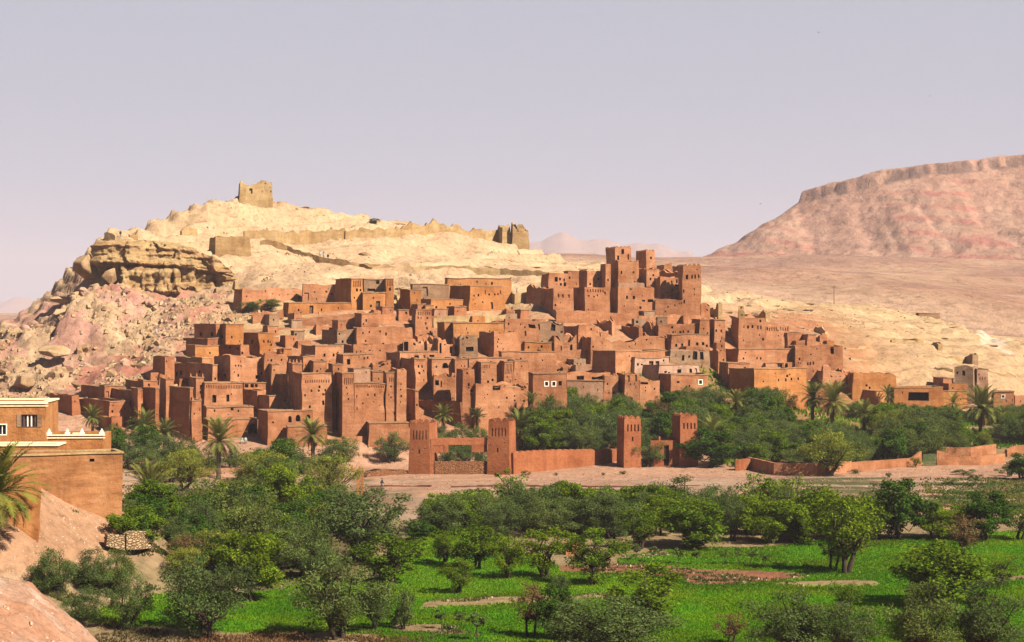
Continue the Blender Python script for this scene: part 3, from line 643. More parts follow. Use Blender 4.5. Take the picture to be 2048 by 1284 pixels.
Hs('broad kasbah front with a frieze of niches and scattered windows', 604, 664, 748, 872, None, a=20, d=9, m='earth', k='c', nb=[(760, 766, 11, 0.1, 0.95)],
   w=[(624, 782, 3, 5), (639, 782, 4, 4), (652, 781, 3, 5), (647.5, 806, 4, 9), (620, 814, 4, 6), (610, 790, 3, 5)])
Tw('narrow tower squeezed between the two great kasbah fronts', 666, 685, 729, 858, 9, m='earth', k='c')
Tw('left tower of the central kasbah with patterned arches and ladder windows', 684, 708, 747.5, 878, 14, m='earth', k='c', B=6, nb=[(757, 770, 5, .1, .95)], w=[(692.5, 776, 3, 3), (694, 788, 2, 3), (696, 799, 3, 4)])
Hs('central kasbah front with a long frieze of small niches', 707, 770, 768, 876, None, a=18, d=10, m='earth', k='c', B=6, nb=[(770.5, 776, 19, 0.03, 0.97)], w=[(737.5, 791, 3, 4), (752, 791, 3, 6), (712, 794, 2, 6), (740, 775, 3, 3), (713, 818, 2, 6), (763, 784, 2, 2)])
Tw('right tower of the central kasbah with three small windows', 772, 794, 744.5, 872, 7, m='earth', k='c', nb=[(754, 763, 3, .2, .75)], w=[(781.5, 772, 3, 4), (783, 794, 3, 3), (789, 826, 2, 6)])
Hs('tall plain house leaning on the right tower of the central kasbah', 793.5, 813, 736, 872, None, a=16, m='earth', k='', jag=0.5, w=[(802, 766, 2, 4), (801, 803, 2, 3)])
Hs('blank pale house rising behind the central kasbah roof', 708, 741, 738, 810, None, a=16, m='pink', k='c')
Hs('small roof room with a flat rim behind the right tower of the central kasbah', 744, 770, 744.5, 800, 6, m='earth', k='c')
Hs('blank low annexe in front of the central kasbah, with a thin ledge line', 737, 820, 847, 894, 5, a=None, d=4, m='earth', k='c', name='annexe')
wallstrip('garden_wall', 'dusty bank wall right below the central kasbah front', [(655, 890), (700, 884), (745, 882)], 14, 'earth', 0.6, jag=0.3)
# dark courtyard kasbah
Hs('dark stub wall left of the shadowed courtyard', 831, 838, 782, 860, 26, m='earth', k='c')
Hs('courtyard block whose long side lies in deep shadow', 924, 930, 802, 858, 95, m='earth', k='', name='kasbah_block', cat='kasbah', jag=0.3)
Ru('broken walls standing inside the shadowed courtyard', 838, 905, 777, 820, 8, D=361, m='earth', jag=1.4, w=[(846, 792, 12, 12), (885, 790, 12, 16)])
Tw('tower at the corner of the shadowed courtyard', 925, 951, 738, 858, 14, m='earth', k='', jag=0.3, w=[(938, 768.6, 4, 6), (938, 775, 3, 3), (943, 788.6, 3, 4)])
Hs('tall blank kasbah front with a column of slit windows, behind palms', 949, 1058, 766, 862, None, a=18, d=9, m='earth', k='', jag=0.9, B=6,
   w=[(992, 770, 16, 13), (1028, 765.5, 3, 5), (1048, 765, 6, 8, 'n'), (1032, 785, 3, 4), (1032, 797.5, 3, 5), (1032, 812.5, 3, 6), (998.7, 813.5, 2, 5), (1008, 768, 2, 3), (973, 787, 2, 3)])
Tw('short tower with a frieze of five arches over the shadowed courtyard', 962, 994, 725, 800, 13, m='earth', k='c', nb=[(729, 736, 5, .08, .6)])
Tw('short tower with tall slender niches beside the tower with five arches', 1008, 1027, 724, 800, 14, m='earth', k='c', nb=[(728, 748, 5, .1, .9)])
Ru('crumbled wall left of the tower with five arches', 936, 951, 733, 792, 12, m='earth', jag=1.2)
Hs('long low house with a straight light roof edge in the middle of the village', 936, 1026, 717, 776, None, a=12, m='earth', k='c')
Hs('plain house between the slender-niche tower and the white-framed windows', 1027, 1057, 722, 800, None, a=18, m='earth', k='c', w=[(1044, 733, 3, 3)])
Hs('house with two white-framed windows and a ledge, above the garden', 1066, 1134, 748, 848, 12, m='earth', k='c', w=[(1094, 768, 6, 8, 'f'), (1107.5, 768, 6, 8, 'f'), (1120, 767, 7, 9), (1082, 790, 2, 3)])
Hs('low house with a light roof edge right of the white-framed windows', 1133, 1207, 762, 815, 2, m='pink', k='c')
Hs('roof house with two dark recesses for shaded roof-box sides above the low light-edged house', 1134, 1223, 744, 800, None, a=14, m='earth', k='', jag=0.4, w=[(1162, 753, 15, 15, 'p'), (1196, 755, 22, 11, 'p')])  # the dark openings stand in for shaded left faces of roof boxes
Hs('square house with two small windows above the olive trees', 1249, 1280, 746, 815, 16, m='earth', k='', jag=0.3, w=[(1260.6, 767, 2, 4), (1269.5, 767, 2, 4), (1256, 755, 5, 14, 'n'), (1272, 755, 5, 14, 'n')])
Hs('low shed wall left of the square house with two small windows', 1208, 1236, 748, 805, 6, m='earth', k='', jag=0.5)
Hs('low house with one broad dark slot beside the olive trees', 1280, 1321, 759, 812, None, a=16, m='earth', k='', jag=0.3, w=[(1289.5, 764.5, 16, 5), (1292, 782, 3, 3)])
# pale plastered houses right of the middle
Hs('pale plastered house with a big square window and two small ones', 1318, 1400, 731, 772, 48, m='cream', k='c', w=[(1358.6, 743.5, 8, 9), (1331, 744, 5, 4), (1382.5, 741.5, 5, 8), (1393, 740, 4, 8, 'n')])
Hs('pale plastered house with two wooden shuttered windows, uphill of another pale house', 1269, 1340, 716.5, 752, 39, m='cream', k='c', w=[(1302, 725.5, 9, 8, 'd'), (1315, 725.5, 8, 8, 'd'), (1283.5, 729, 4, 3), (1328, 721, 3, 4)])
Hs('earth house with one white-framed window under the pale house', 1340.6, 1418, 750, 800, 22, m='earth', k='c', w=[(1355.5, 764, 5, 4), (1403, 763, 6, 8, 'f')])
Hs('house with deep shadowed flank above the pale plastered houses', 1229.5, 1334, 703, 758, 47, m='earth', k='c', w=[(1258, 712, 2, 3)])
Hs('broad rough terrace house with scattered holes below the top kasbah', 1180, 1333, 669, 740, None, a=14, d=7, m='earth', k='', jag=1.3, w=[(1270.6, 675.5, 3, 5), (1294, 677, 3, 3), (1204, 679.5, 2, 3), (1212, 685, 2, 2), (1316, 671, 2, 2), (1258, 683, 2, 6)])
Hs('two-storey house with a row of five dark windows', 1341.6, 1420, 670, 716, 9, m='earth', k='c', w=[(1352, 690.6, 4, 6), (1364, 690.6, 4, 6), (1378, 687, 4, 12), (1395, 688.6, 5, 6), (1407, 688, 5, 6)])
Hs('house with a tall doorway and a wide dark ruined bay', 1339, 1420, 700, 745, None, a=14, m='grey', k='', jag=0.3, w=[(1366.6, 714, 5, 13), (1391, 710, 9, 19), (1404, 709, 7, 19)])
Hs('wide house with a line of little holes, right below the top kasbah', 1316, 1420, 647, 690, None, a=12, m='earth', k='', jag=0.5, w=[(1346.6, 665, 3, 4), (1351, 664, 2, 3), (1360, 664, 4, 5), (1366, 662.5, 3, 6), (1376.6, 662.5, 4, 6), (1408, 657.5, 2, 3)])
# right part
Hs('plain house with two small square windows left of the tall right tower', 1429, 1450, 640, 700, 11, m='earth', k='c', w=[(1432, 661, 3, 5), (1441.5, 661.5, 3, 5)])
Hs('recessed house with a long flat roof edge right of the five windows', 1400, 1420, 640, 695, None, a=12, m='earth', k='c', w=[(1408, 657.5, 2, 4)])
Tw('tall square house at upper right with two windows and a deep dark flank', 1476.6, 1532, 636, 700, 15, m='earth', k='', tp=.02, w=[(1496, 654, 4, 6), (1505.5, 653.5, 4, 6), (1487.5, 653, 2, 5), (1517, 655, 3, 8, 'n'), (1523, 655, 3, 8, 'n')])
Hs('rough wing with a faded arcade right of the tall square house', 1531, 1580, 649, 702, None, a=14, m='earth', k='', jag=0.6, nb=[(652, 660, 9, .1, .98)], w=[(1533, 653, 4, 8), (1556, 660, 2, 4)])
Hs('house with dark side wall in front of the faded arcade', 1575, 1608, 667, 705, 37, m='earth', k='c', w=[(1604, 675, 2, 6)])
Hs('small flat roof room at the upper right edge of the village', 1615, 1632, 670, 706, None, a=14, m='earth', k='c')
Ru('low dark roof shelter in front of the faded arcade', 1591, 1610, 680, 715, 10, m='earth', jag=0.4)
Hs('long house with two tiny windows left of the right corner house', 1476, 1588, 699, 752, 28, m='earth', k='c', w=[(1487, 717.5, 3, 4), (1513, 716.5, 3, 5)])
Hs('narrow house with a dark doorway at the left foot of the tall square house', 1433, 1452, 684, 730, 8, m='earth', k='', jag=.4, w=[(1445, 692, 3, 6)])
Ru('open roofless bay left of the long house with two tiny windows', 1436, 1452, 699, 742, 17, m='earth', jag=0.5)
Hs('low house with a dark left flank behind the long garden-side house', 1455, 1500, 727, 772, 18, m='earth', k='c', w=[(1490, 735, 5, 3)])
Hs('long garden-side house with four evenly set windows, above the olives', 1507.5, 1615, 739, 812, 52, m='orange', k='c', w=[(1558.5, 759.6, 3, 5), (1574, 759.6, 3, 6), (1585, 759, 3, 5), (1598, 758, 3, 5), (1549, 746, 2, 3)])
Hs('small flat roof room behind the garden-side house, with a shaded end', 1531, 1566, 727, 765, None, a=12, m='earth', k='c', w=[(1560, 731, 10, 8)])  # no real window: the dark opening stands in for the end's shade
Hs('house with an arched door behind the right end of the garden-side house', 1566, 1590, 725, 764, None, a=12, m='earth', k='', w=[(1571.6, 731, 6, 9, 'a')])
Hs('big rough corner house at the right with round holes and a broken opening', 1588, 1687, 689, 766, 14, m='earth', k='', jag=0.4, w=[(1598, 716, 4, 6), (1596, 725, 2, 4), (1601, 725, 2, 4), (1616, 726, 3, 7, 'n'), (1621, 726, 3, 7, 'n'), (1627, 726, 3, 7, 'n'), (1666, 696, 7, 18), (1622, 705, 3, 3)])
Ru('roofless house with a dark flank below the big rough corner house', 1645, 1692, 730, 783, 18, m='earth', jag=1.2)
Ru('small roofless pen at the right end of the village', 1699, 1716, 744, 790, 20, m='earth', jag=0.9)
Hs('broad low house with a sloping rough top at the right end of the village', 1706, 1794, 743, 800, None, a=10, d=6, m='orange', k='', jag=0.9)
Hs('flat low house with a long roof edge behind the tall right palms', 1600, 1670, 772, 812, 4, m='earth', k='c')
Hs('low house with a long dark front right of the tall palms', 1750, 1796, 782, 822, 70, m='orange', k='c')
Hs('house with a wide dark porch at the right end of the garden', 1788, 1888, 776, 818, None, a=8, m='orange', k='c', w=[(1838, 793, 44, 17, 'p')])
Hs('plain low house right of the wide dark porch', 1862, 1936, 783, 818, None, a=8, d=5, m='orange', k='c')
Hs('taller house with a raised block right of the porch house', 1897, 1937, 768, 818, None, a=8, m='orange', k='', w=[(1917, 782, 4, 4), (1905, 777, 3, 3)])
Hs('small house with a shaded flank standing above the porch house', 1886, 1907, 757, 800, 19, m='earth', k='c')
Tw('lone brown house with two arched windows at the far right', 1908, 1947, 731.5, 800, None, a=-24, d=6, m='grey', k='', jag=0.3, tp=.01, w=[(1914.5, 744, 4, 5), (1928, 744, 6, 11, 'a')])
Tw('lone bright house adjoining the brown house at the far right', 1954, 1976, 739, 805, 19, m='pink', k='c', tp=.015, w=[(1960, 757, 2, 6, 'n'), (1965, 757, 2, 6, 'n'), (1970, 757, 2, 6, 'n')])
Hs('low house with a white patch at the right edge of the photo', 1988, 2028, 784, 822, 5, m='earth', k='c', w=[(2007, 793, 5, 5, 'f')])
Hs('plain low wall house cut by the right edge of the photo', 2029, 2075, 792, 822, None, a=8, m='earth', k='')
# left flank, climbing
Hs('long brown house with four arched windows on its shaded flank', 426, 436, 730, 800, 90, m='earth', k='c', sw=[(338.5, 746, 4, 9), (346, 746, 4, 9), (354, 746, 4, 9), (361.5, 745, 4, 9), (400, 745, 4, 5)])
Hs('tall square house with one bright small window above the left kasbah', 460, 530, 709, 800, 34, m='earth', k='', jag=0.5, w=[(476.5, 750, 3, 6), (515, 752.5, 9, 8), (470, 728, 3, 5, 'n'), (476, 728, 3, 5, 'n'), (481, 728, 3, 5, 'n')], sw=[(436, 750, 5, 6), (449, 750, 5, 6)])
Hs('low wall house at the pink clay slope, left end of its row', 330, 350, 713, 770, 24, m='red', k='')
Hs('terrace house with a light thatched rim above the four arched windows', 405, 424, 717, 775, 54, m='earth', k='c', cop='fort')
Hs('porch house with three dark square openings over the gate house', 487, 532, 766, 812, None, a=16, m='earth', k='c', w=[(492, 771.5, 7, 7), (503, 771.5, 7, 7), (511.5, 771, 6, 6)])
Hs('shadowed block below the three-opening porch', 515, 532, 780, 828, 28, m='earth', k='')
Hs('rough house with two tiny windows right of the tall square house', 529, 573, 702, 790, None, a=20, m='earth', k='', jag=0.6, w=[(537, 719, 2, 4), (563, 714.5, 3, 5), (556, 738, 3, 4)])
Hs('stepped house below the top-left house, with one small window', 391, 439, 691, 745, 19, m='orange', k='c', w=[(420.5, 704.5, 3, 4)])
Hs('small flat house at the left below the top-left house', 417, 438, 678, 730, 46, m='red', k='c')
Hs('top-left house with a rounded bright front and four windows', 452, 488, 649, 712, 20, m='orange', k='c', w=[(465.5, 674, 3, 5)], sw=[(443, 674, 4, 6)])
Hs('shaded wing of the top-left house with two dark windows', 432, 440, 649, 705, 44, m='red', k='c', sw=[(401, 668.5, 4, 7), (424.5, 668, 5, 8)])
Hs('brown house with two little windows below the top-left house', 482, 500, 690, 730, 44, m='earth', k='', sw=[(459, 695.5, 4, 4), (476, 697, 4, 4)])
Hs('house with paired small windows below the straw-coloured ledge', 518, 547, 667, 716, 38, m='orange', k='c', w=[(528, 683, 3, 5), (537, 683, 3, 5)], sw=[(505, 684, 4, 8)])
Hs('house with a patterned long roof edge and two windows in the middle left', 629.5, 686, 692, 742, 28, m='earth', k='c', w=[(649, 710.5, 4, 6), (667.5, 710, 4, 6)])
Hs('house with a big dark square window left of the round hole', 685, 748, 709.5, 765, None, a=18, m='earth', k='c', w=[(696, 723, 7, 11), (718.5, 714, 2, 3)])
Hs('wide earth house with three small windows in the middle left', 705, 808, 686, 735, 18, m='earth', k='', jag=0.4, w=[(720.5, 702, 2, 4), (739, 699, 5, 3), (760, 699, 3, 5)])
Hs('flat terrace house in front of the patterned long roof edge', 606, 632, 713, 762, 31, m='earth', k='c')
Hs('little house with a small arched door between roof terraces', 625.5, 654, 722, 775, 7, m='earth', k='c', w=[(633.5, 742, 4, 7, 'a')])
Hs('plain boxy house right of the small arched door', 664, 686, 729, 780, 8, m='earth', k='c')
Ru('ruin with a round dark hole in its wall', 746, 800, 717, 768, None, a=16, m='earth', jag=1.0, w=[(764, 719, 12, 13, 'a')])
Hs('dark-flanked house right of the round hole', 799, 830, 706, 768, 29, m='earth', k='c')
Hs('house with three wide dark loggia openings', 801, 877, 704.5, 756, None, a=14, m='earth', k='c', w=[(813, 715, 18, 7), (833, 714.5, 9, 7), (849, 714, 4, 6, 'n'), (864.5, 713.5, 10, 6)])
Hs('narrow house with two square windows below the loggia', 830, 853, 719, 790, 29, m='earth', k='c', w=[(838.7, 733, 3, 5), (846, 733, 3, 5), (836, 722, 2, 2, 'n'), (841, 722, 2, 2, 'n'), (846, 722, 2, 2, 'n')])
Hs('house with one round window below the loggia', 863.5, 910, 718, 785, 10, m='earth', k='c', w=[(890.6, 731, 11, 11, 'a'), (873, 733, 3, 5, 'n')])
Hs('house with two dot windows right of the round window', 909, 936, 718, 785, None, a=18, m='earth', k='c', w=[(923, 731, 2, 3), (929.5, 731, 2, 3)])
Ru('broken wall with two slots below the round window', 868, 912, 743, 815, 4, m='earth', jag=1.2, w=[(884, 765, 3, 16, 'n'), (875, 760, 8, 14)])
# middle rows
Ru('high grey ruin wall with a bite out of its foot', 918, 957, 666, 718, 10, m='grey', jag=0.9, w=[(926, 672, 4, 4), (935, 671, 5, 4), (940, 698, 16, 9)])
Ru('ruin with a rounded window left of the crumbling pillars', 805, 848, 676, 722, 2, m='earth', jag=1.0, w=[(829, 687, 5, 6), (811, 692, 10, 22)])
Ru('crumbling pillars with deep dark slots in the middle of the village', 877, 910, 660, 718, 24, m='earth', jag=2.6, w=[(882, 690, 4, 32), (901, 698, 4, 18)])
Ru('jagged dark shell left of the crumbling pillars', 853, 872, 668, 716, 8, m='earth', jag=2.4)
Hs('square house with a broken dark side bay in the middle of the village', 987, 1041, 661, 722, 30, m='earth', k='', jag=0.8, w=[(996, 677.5, 3, 4), (994, 694, 2, 4)])
Hs('bright orange box house with a small dark step by its foot', 1049, 1106, 685.5, 722, 8, m='orange', k='c', w=[(1078, 702, 8, 6)])
Hs('long flat house with a dark rim above the bright orange box house', 1003, 1113, 704, 748, 6, m='earth', k='c', tp=.005)
Hs('shed with a white bin before its dark side', 1084, 1114, 713.5, 768, 28, m='earth', k='c', w=[(1096, 735, 2, 2)])
Ru('arched ruin with dark hollows above the white-framed windows', 1113, 1147, 717, 765, 3, m='earth', jag=1.6, w=[(1120, 735, 12, 16, 'a'), (1140, 733, 8, 14)])
Hs('small greyish house right of the arched ruin', 1147, 1172, 716, 762, None, a=14, m='grey', k='', jag=.3)
Hs('low plain block right of the small greyish house', 1150, 1202, 730, 775, None, a=14, m='pink', k='', jag=.4)
Ru('tall ruined tower shell above the bright orange box house', 1108.6, 1153, 664, 722, 6, m='earth', jag=1.8, w=[(1142, 690, 5, 20), (1122, 694, 3, 12, 'n')])
Ru('leaning ruin with long dark slots left of the broad terrace house', 1152, 1181, 672, 726, None, a=16, m='earth', jag=2.6, w=[(1157, 680, 7, 20), (1170, 690, 8, 26)])
Hs('rough house with a big collapsed dark side below the top kasbah', 1158, 1200, 647, 702, 34, m='earth', k='', jag=0.8)
Hs('grey ruin house with a little doorway left of the collapsed dark side', 1075, 1128, 641, 694, None, a=14, m='grey', k='r', jag=0.9, w=[(1078.5, 650, 4, 15), (1107, 650, 9, 18), (1123, 661, 4, 6)])
Hs('weathered house with a square dark hole in its upper corner', 1008, 1078, 637, 692, 8, m='earth', k='', jag=0.4, w=[(1065, 650, 14, 9), (1050, 667, 4, 10, 'n')])
Hs('long low sloping roof house above the high grey ruin wall', 907, 1009, 647, 690, None, a=10, m='orange', k='c', tp=.003)
Hs('small house with a dark open side left of the high grey ruin wall', 889, 908, 646, 688, 15, m='orange', k='c')
Tw('small patterned tower below the mosque-like front', 831, 865, 620, 676, 9, m='earth', k='c', nb=[(624, 631, 6, .1, .95)], w=[(856, 636.5, 4, 3), (843, 636.5, 2, 3)])
Hs('long earth house with four small windows below the left terrace', 712, 826, 653, 700, None, a=14, m='earth', k='', jag=0.3, w=[(725.5, 664.5, 3, 5), (739, 663, 3, 4), (760, 662, 3, 4), (771, 668, 3, 7)])
Hs('grey flat house with a dark flank left of the long earth house', 674, 722, 661, 700, 30, m='grey', k='c')
Hs('small boxy house on the terrace with one window', 723, 757, 627.6, 668, 15, m='earth', k='c', w=[(732.5, 641, 3, 5)])
wallstrip('terrace_wall', 'stony terrace wall under the mosque-like front', [(592, 652), (650, 651), (720, 651), (790, 648)], [15, 18, 24, 24], 'earth', 0.8, jag=.4)
wallstrip('terrace_wall', 'short dark-ended terrace wall at the left of the stony terrace', [(590, 652), (640, 650)], 12, 'earth', 0.7, jag=.5)
wallstrip('terrace_wall', 'long stony terrace wall under the house with the tapered orange front', [(866, 655), (930, 652), (1015, 646)], [20, 24, 22], 'fort', 0.8, jag=.5)
# mosque-like front and the orange house
Tw('left square tower with a patterned crown on the upper left row', 702.7, 727, 558, 622, 35, m='orange', k='c', nb=[(562, 574, 5, .15, .9)], w=[(715, 580, 4, 6)])
Hs('bright orange middle block with a tall dark door between two square towers', 725, 772, 585.6, 624, None, a=12, d=7, m='orange', k='c', w=[(757, 610, 9, 17, 'd')])
Hs('grey upper wall behind the bright orange middle block', 727, 768, 559, 612, None, a=12, d=3, m='grey', k='c', w=[(755, 563, 7, 9), (742, 579, 16, 5)])
Tw('right square tower with a patterned crown on the upper left row', 772, 788, 559, 622, 8, m='orange', k='c', nb=[(562, 573, 4, .1, .95)], w=[(780, 579, 4, 6)])
Hs('long low orange wing with a pale doorway left of the patterned towers', 575, 704, 606, 637, 11, a=None, m='orange', k='c', w=[(622.6, 620, 8, 17, 'd'), (643, 619, 3, 5), (735, 619, 4, 4)])
Hs('long rough wall house on the left under the cream hillside', 483, 605, 575, 622, 18, d=4, m='earth', k='', jag=0.4, w=[(492, 590, 3, 3), (520, 600, 5, 3), (560, 590, 2, 2), (578, 589, 2, 2), (545, 588, 2, 2)])
Hs('stained wall house between the long rough wall and the patterned towers', 605, 692, 565.5, 612, None, a=12, d=4, m='earth', k='', jag=0.4, w=[(629, 583, 3, 3), (613, 592, 10, 16, 'n'), (640, 575, 2, 2), (657, 574, 2, 2)])
Ru('crenellated low ruin below the long rough wall', 506, 567, 619, 648, 4, d=3, m='earth', jag=1.5)
Ru('leaning thin wall spike at the left end of the long rough wall', 470, 479, 546, 592, 7, d=2.5, m='fort', jag=1.5, tp=.2)
Hs('tapered orange house with a door and small windows under an arched frieze', 938, 1011, 572, 627, 43, d=None, m='orange', k='c', tp=0.045, nb=[(580, 588, 7, .45, .97)], w=[(946.5, 591, 3, 4), (957.5, 590, 4, 5), (981.5, 588.5, 3, 4), (993, 588.5, 3, 4), (1000, 588, 3, 4), (950, 607.5, 2, 3), (983.5, 611, 5, 14, 'd')])
Hs('low orange wing left of the tapered orange house', 861, 940, 599.5, 630, 26, m='orange', k='c')
Hs('greyish wall house behind the low orange wing', 824, 899, 569.5, 616, None, a=12, d=4, m='grey', k='c', w=[(850, 584, 10, 18, 'n')])
Hs('long plain wall house behind the tapered orange house', 893, 1024, 557.5, 600, None, a=10, d=5, m='orange', k='c', w=[(984, 567, 4, 6), (954, 565, 3, 5, 'n')])
Hs('small square house with a dark side right of the patterned towers', 820.5, 843, 580, 628, 20, m='orange', k='c', w=[(830, 585, 2, 3)])
GK = 'towers and blocks of the kasbah on the right shoulder of the hill'
def Kb(label, *a, **k): return building(label, *a, **dict(dict(name='kasbah_block', cat='kasbah', group=GK), **k))
Kb('front left block of the top kasbah with three reddish niches', 1106, 1148, 577, 632, 18, m='earth', w=[(1116.5, 592, 4, 7, 'n'), (1126, 592, 4, 7, 'n'), (1138.5, 592, 4, 7, 'n')])
Kb('front block of the top kasbah with a row of faint arches', 1169, 1220, 573, 632, 23, m='earth', jag=.2, nb=[(577, 583, 8, .08, .9)], w=[(1177.6, 591, 3, 4, 'n'), (1194.5, 589.5, 3, 4, 'n'), (1211, 584.5, 4, 6, 'n')])
Kb('wide front block of the top kasbah with two square windows', 1235, 1310, 572.5, 640, 16, m='earth', jag=.3, w=[(1253, 594, 4, 7), (1267.5, 594, 5, 7), (1282, 615.5, 4, 5), (1261, 576, 4, 3), (1288, 601, 6, 4), (1302, 600.5, 12, 6)])
Kb('rear left house of the top kasbah with two dark windows', 1097, 1137, 547, 590, 15, m='earth', w=[(1112.5, 560, 6, 9), (1128.7, 560.5, 3, 6), (1130, 569, 5, 8)])
Kb('rear wall of the top kasbah beside the two dark windows', 1136, 1158, 543, 592, None, a=14, d=4, m='earth', k='c')
Kb('long rear wall of the top kasbah left of the pair of tall towers', 1174, 1212, 541, 590, 18, d=4, m='earth', w=[(1209, 560, 6, 11)])
Kb('stepped shaded wall at the left end of the top kasbah', 1091, 1099, 566, 606, 38, m='earth', k='r', jag=1.2)
building('taller of the two high towers of the top kasbah, notched at its crown', 1229, 1263.5, 496, 585, 18.5, d=None, m='earth', name='kasbah_tower', cat='tower', group=GK, k='t', tp=.02, w=[(1235, 515.6, 4, 10), (1257, 514, 3, 11), (1244.5, 503, 6, 10)])
building('lower of the two high towers of the top kasbah, with blank walls', 1292, 1311, 502, 585, 21, m='earth', name='kasbah_tower', cat='tower', group=GK, k='t', tp=.02)
Kb('shoulder block in front of the taller high tower', 1236.5, 1278, 519.6, 600, 15, m='earth', jag=.3, w=[(1243, 543, 3, 7)])
Kb('narrow strip block left of the taller high tower', 1211, 1222, 527, 598, None, a=14, d=5, m='earth')
Kb('roofless yard between the two high towers of the top kasbah', 1293, 1298, 543, 604, 45, m='earth', k='r', jag=1.0)
Kb('bright low parapet wall in front of the roofless yard', 1237, 1291, 563.5, 605, None, a=12, d=3, m='pink', jag=.3)
Kb('block below the lower high tower with one window', 1294, 1319, 534, 608, None, a=14, m='earth', jag=.5, w=[(1301.6, 556, 3, 6), (1303, 581, 3, 4)])
building('broad right corner tower of the top kasbah with four windows in a row', 1364.5, 1402, 532, 640, 9, m='earth', name='kasbah_tower', cat='tower', group=GK, k='t', tp=.012, w=[(1373, 554.3, 5, 9), (1383.4, 554.3, 3, 8), (1389.8, 553.8, 3, 8), (1397, 553, 3, 7), (1388, 579, 2, 4), (1388, 589.5, 2, 3), (1366.5, 582, 3, 7), (1367.5, 603, 3, 7)])
Kb('dark recessed wall left of the broad right corner tower', 1358, 1366, 534, 600, 48, m='earth', k='r', jag=1.2)
Kb('small dark roof box behind the recessed wall of the top kasbah', 1327, 1345, 524.5, 580, 14, m='earth', jag=.6)
Kb('second small dark roof box left of the broad right corner tower', 1360, 1376, 524.5, 585, 15, m='earth', jag=.8)
Kb('middle wall of the top kasbah with three small windows', 1319, 1366, 550, 618, None, a=14, d=6, m='earth', jag=.7, w=[(1342.6, 558.6, 3, 6), (1354, 557.6, 4, 9), (1345, 578, 3, 4), (1355, 572, 10, 13)])
Kb('jagged front wall below the middle wall of the top kasbah', 1341, 1368, 577, 628, 22, m='earth', k='r', jag=1.4)
Kb('lowest front block of the top kasbah with two slit windows', 1309, 1368, 597, 642, 1.5, m='earth', jag=.3, w=[(1336, 614, 3, 4), (1351, 610, 3, 4)])
wallstrip('terrace_wall', 'long terrace wall under the front blocks of the top kasbah', [(1112, 645), (1180, 645), (1276, 648)], 23, 'earth', 0.8, jag=.2)
wallstrip('terrace_wall', 'short terrace wall under the lowest front block of the top kasbah', [(1276, 655), (1330, 652), (1400, 646)], [24, 22, 16], 'earth', 0.8, jag=.3)
Ru('jagged dark ruin right beside the broad corner tower', 1403, 1420, 600, 642, 21, m='earth', jag=2.6)
Ru('twin broken pillars right of the top kasbah', 1436, 1444, 600, 640, 17, m='fort', jag=2.2)
Ru('long dark ruined wall on the right shoulder', 1532, 1540, 618, 645, 46, d=None, m='fort', jag=1.6)
Ru('thin upright ruined wall left of the long dark ruined wall', 1478, 1489, 606, 642, 2, d=2, m='fort', jag=1.5)
Ru('low roofless hut with a dark arch just below the top kasbah', 1368, 1378, 628, 655, 10, m='earth', jag=.8)
Ru('rounded dark ruin under the terrace wall of the top kasbah', 1224, 1232, 631, 672, 30, m='earth', jag=1.6)
Ru('broad low dark ruin under the terrace wall of the top kasbah', 1278, 1286, 650, 686, 36, m='earth', jag=.8)
Ru('double-hollowed low ruin right of the broad low dark ruin', 1303, 1310, 640, 676, 20, m='earth', jag=1.6)
Ru('lone split ruin on the cream slope at the right', 1650, 1657, 646, 674, 24, m='fort', jag=2.2)
Ru('small square ruin on the far right slope', 1876, 1884, 680, 697, 14, m='fort', jag=1.0)
Ru('low dark ruin above the lone houses at the far right', 1945, 1957, 704, 724, 16, d=4, m='grey', jag=1.0)
# ------------------------------------------------------------------ summit tower, fort walls and paths
building('square ruined watchtower alone on the summit', 478.7, 546, 357, 399, 3, d=7, m='fort', name='watchtower', cat='tower', k='r', jag=1.3, tp=0.035, amp=.14, w=[(501.5, 380, 7, 14, 'a'), (531, 364, 3, 3), (526, 382, 2, 2), (542, 371, 2, 2), (543, 383, 2, 3)])
building('pale granary block with a dark end on the slope below the summit', 430, 502, 470, 508, 13, m='fort', name='granary_ruin', cat='ruin', k='r', jag=.5, amp=.12)
building('broken corner tower at the right end of the fort wall', 1024, 1059, 443, 487, 4, d=6, m='fort', name='fort_tower', cat='tower', k='r', jag=2.2, tp=.05, amp=.2, w=[(1035, 451, 4, 10), (1044, 451, 4, 9), (1022, 452, 3, 10)])
building('dark rocky stump beside the broken corner tower', 1004, 1022, 438, 482, 8, d=4, m='fort', name='fort_ruin', cat='ruin', k='r', jag=1.8, amp=.25)
GF = 'dry walls of the hilltop fort'
wallstrip('fort_wall', 'long upper fort wall below the summit, left half', [(488, 486), (560, 487), (620, 480), (690, 474)], [24, 24, 22, 22], 'fort', .8, jag=.8, group=GF)
wallstrip('fort_wall', 'long upper fort wall on the ridge, right half', [(690, 475), (780, 472), (870, 470), (900, 473), (960, 474), (1006, 476)], [18, 22, 28, 18, 22, 28], 'fort', .8, jag=1.3, group=GF)
wallstrip('fort_wall', 'small pale wall piece left of the summit slope', [(362, 478), (393, 478)], 17, 'fort', .8, jag=.8, group=GF)
wallstrip('fort_wall', 'pale wall piece on the left cliff edge', [(210, 482), (232, 481)], [20, 14], 'fort', .8, jag=.8, group=GF)
wallstrip('fort_wall', 'second pale wall piece on the left cliff edge, near the ridge', [(258, 476), (275, 474)], [18, 14], 'fort', .8, jag=1.4, group=GF)
wallstrip('fort_wall', 'thin standing stone pillar on the ridge', [(904, 462), (910, 462)], 19, 'fort', .7, jag=.8, group=GF, cell=.4)
wallstrip('path_wall', 'stone wall stepping down along the path below the granary', [(520, 498), (575, 504), (640, 520), (700, 532), (762, 536)], [16, 12, 12, 10, 8], 'fort', .7, jag=.5, group='dry walls along the hill paths')
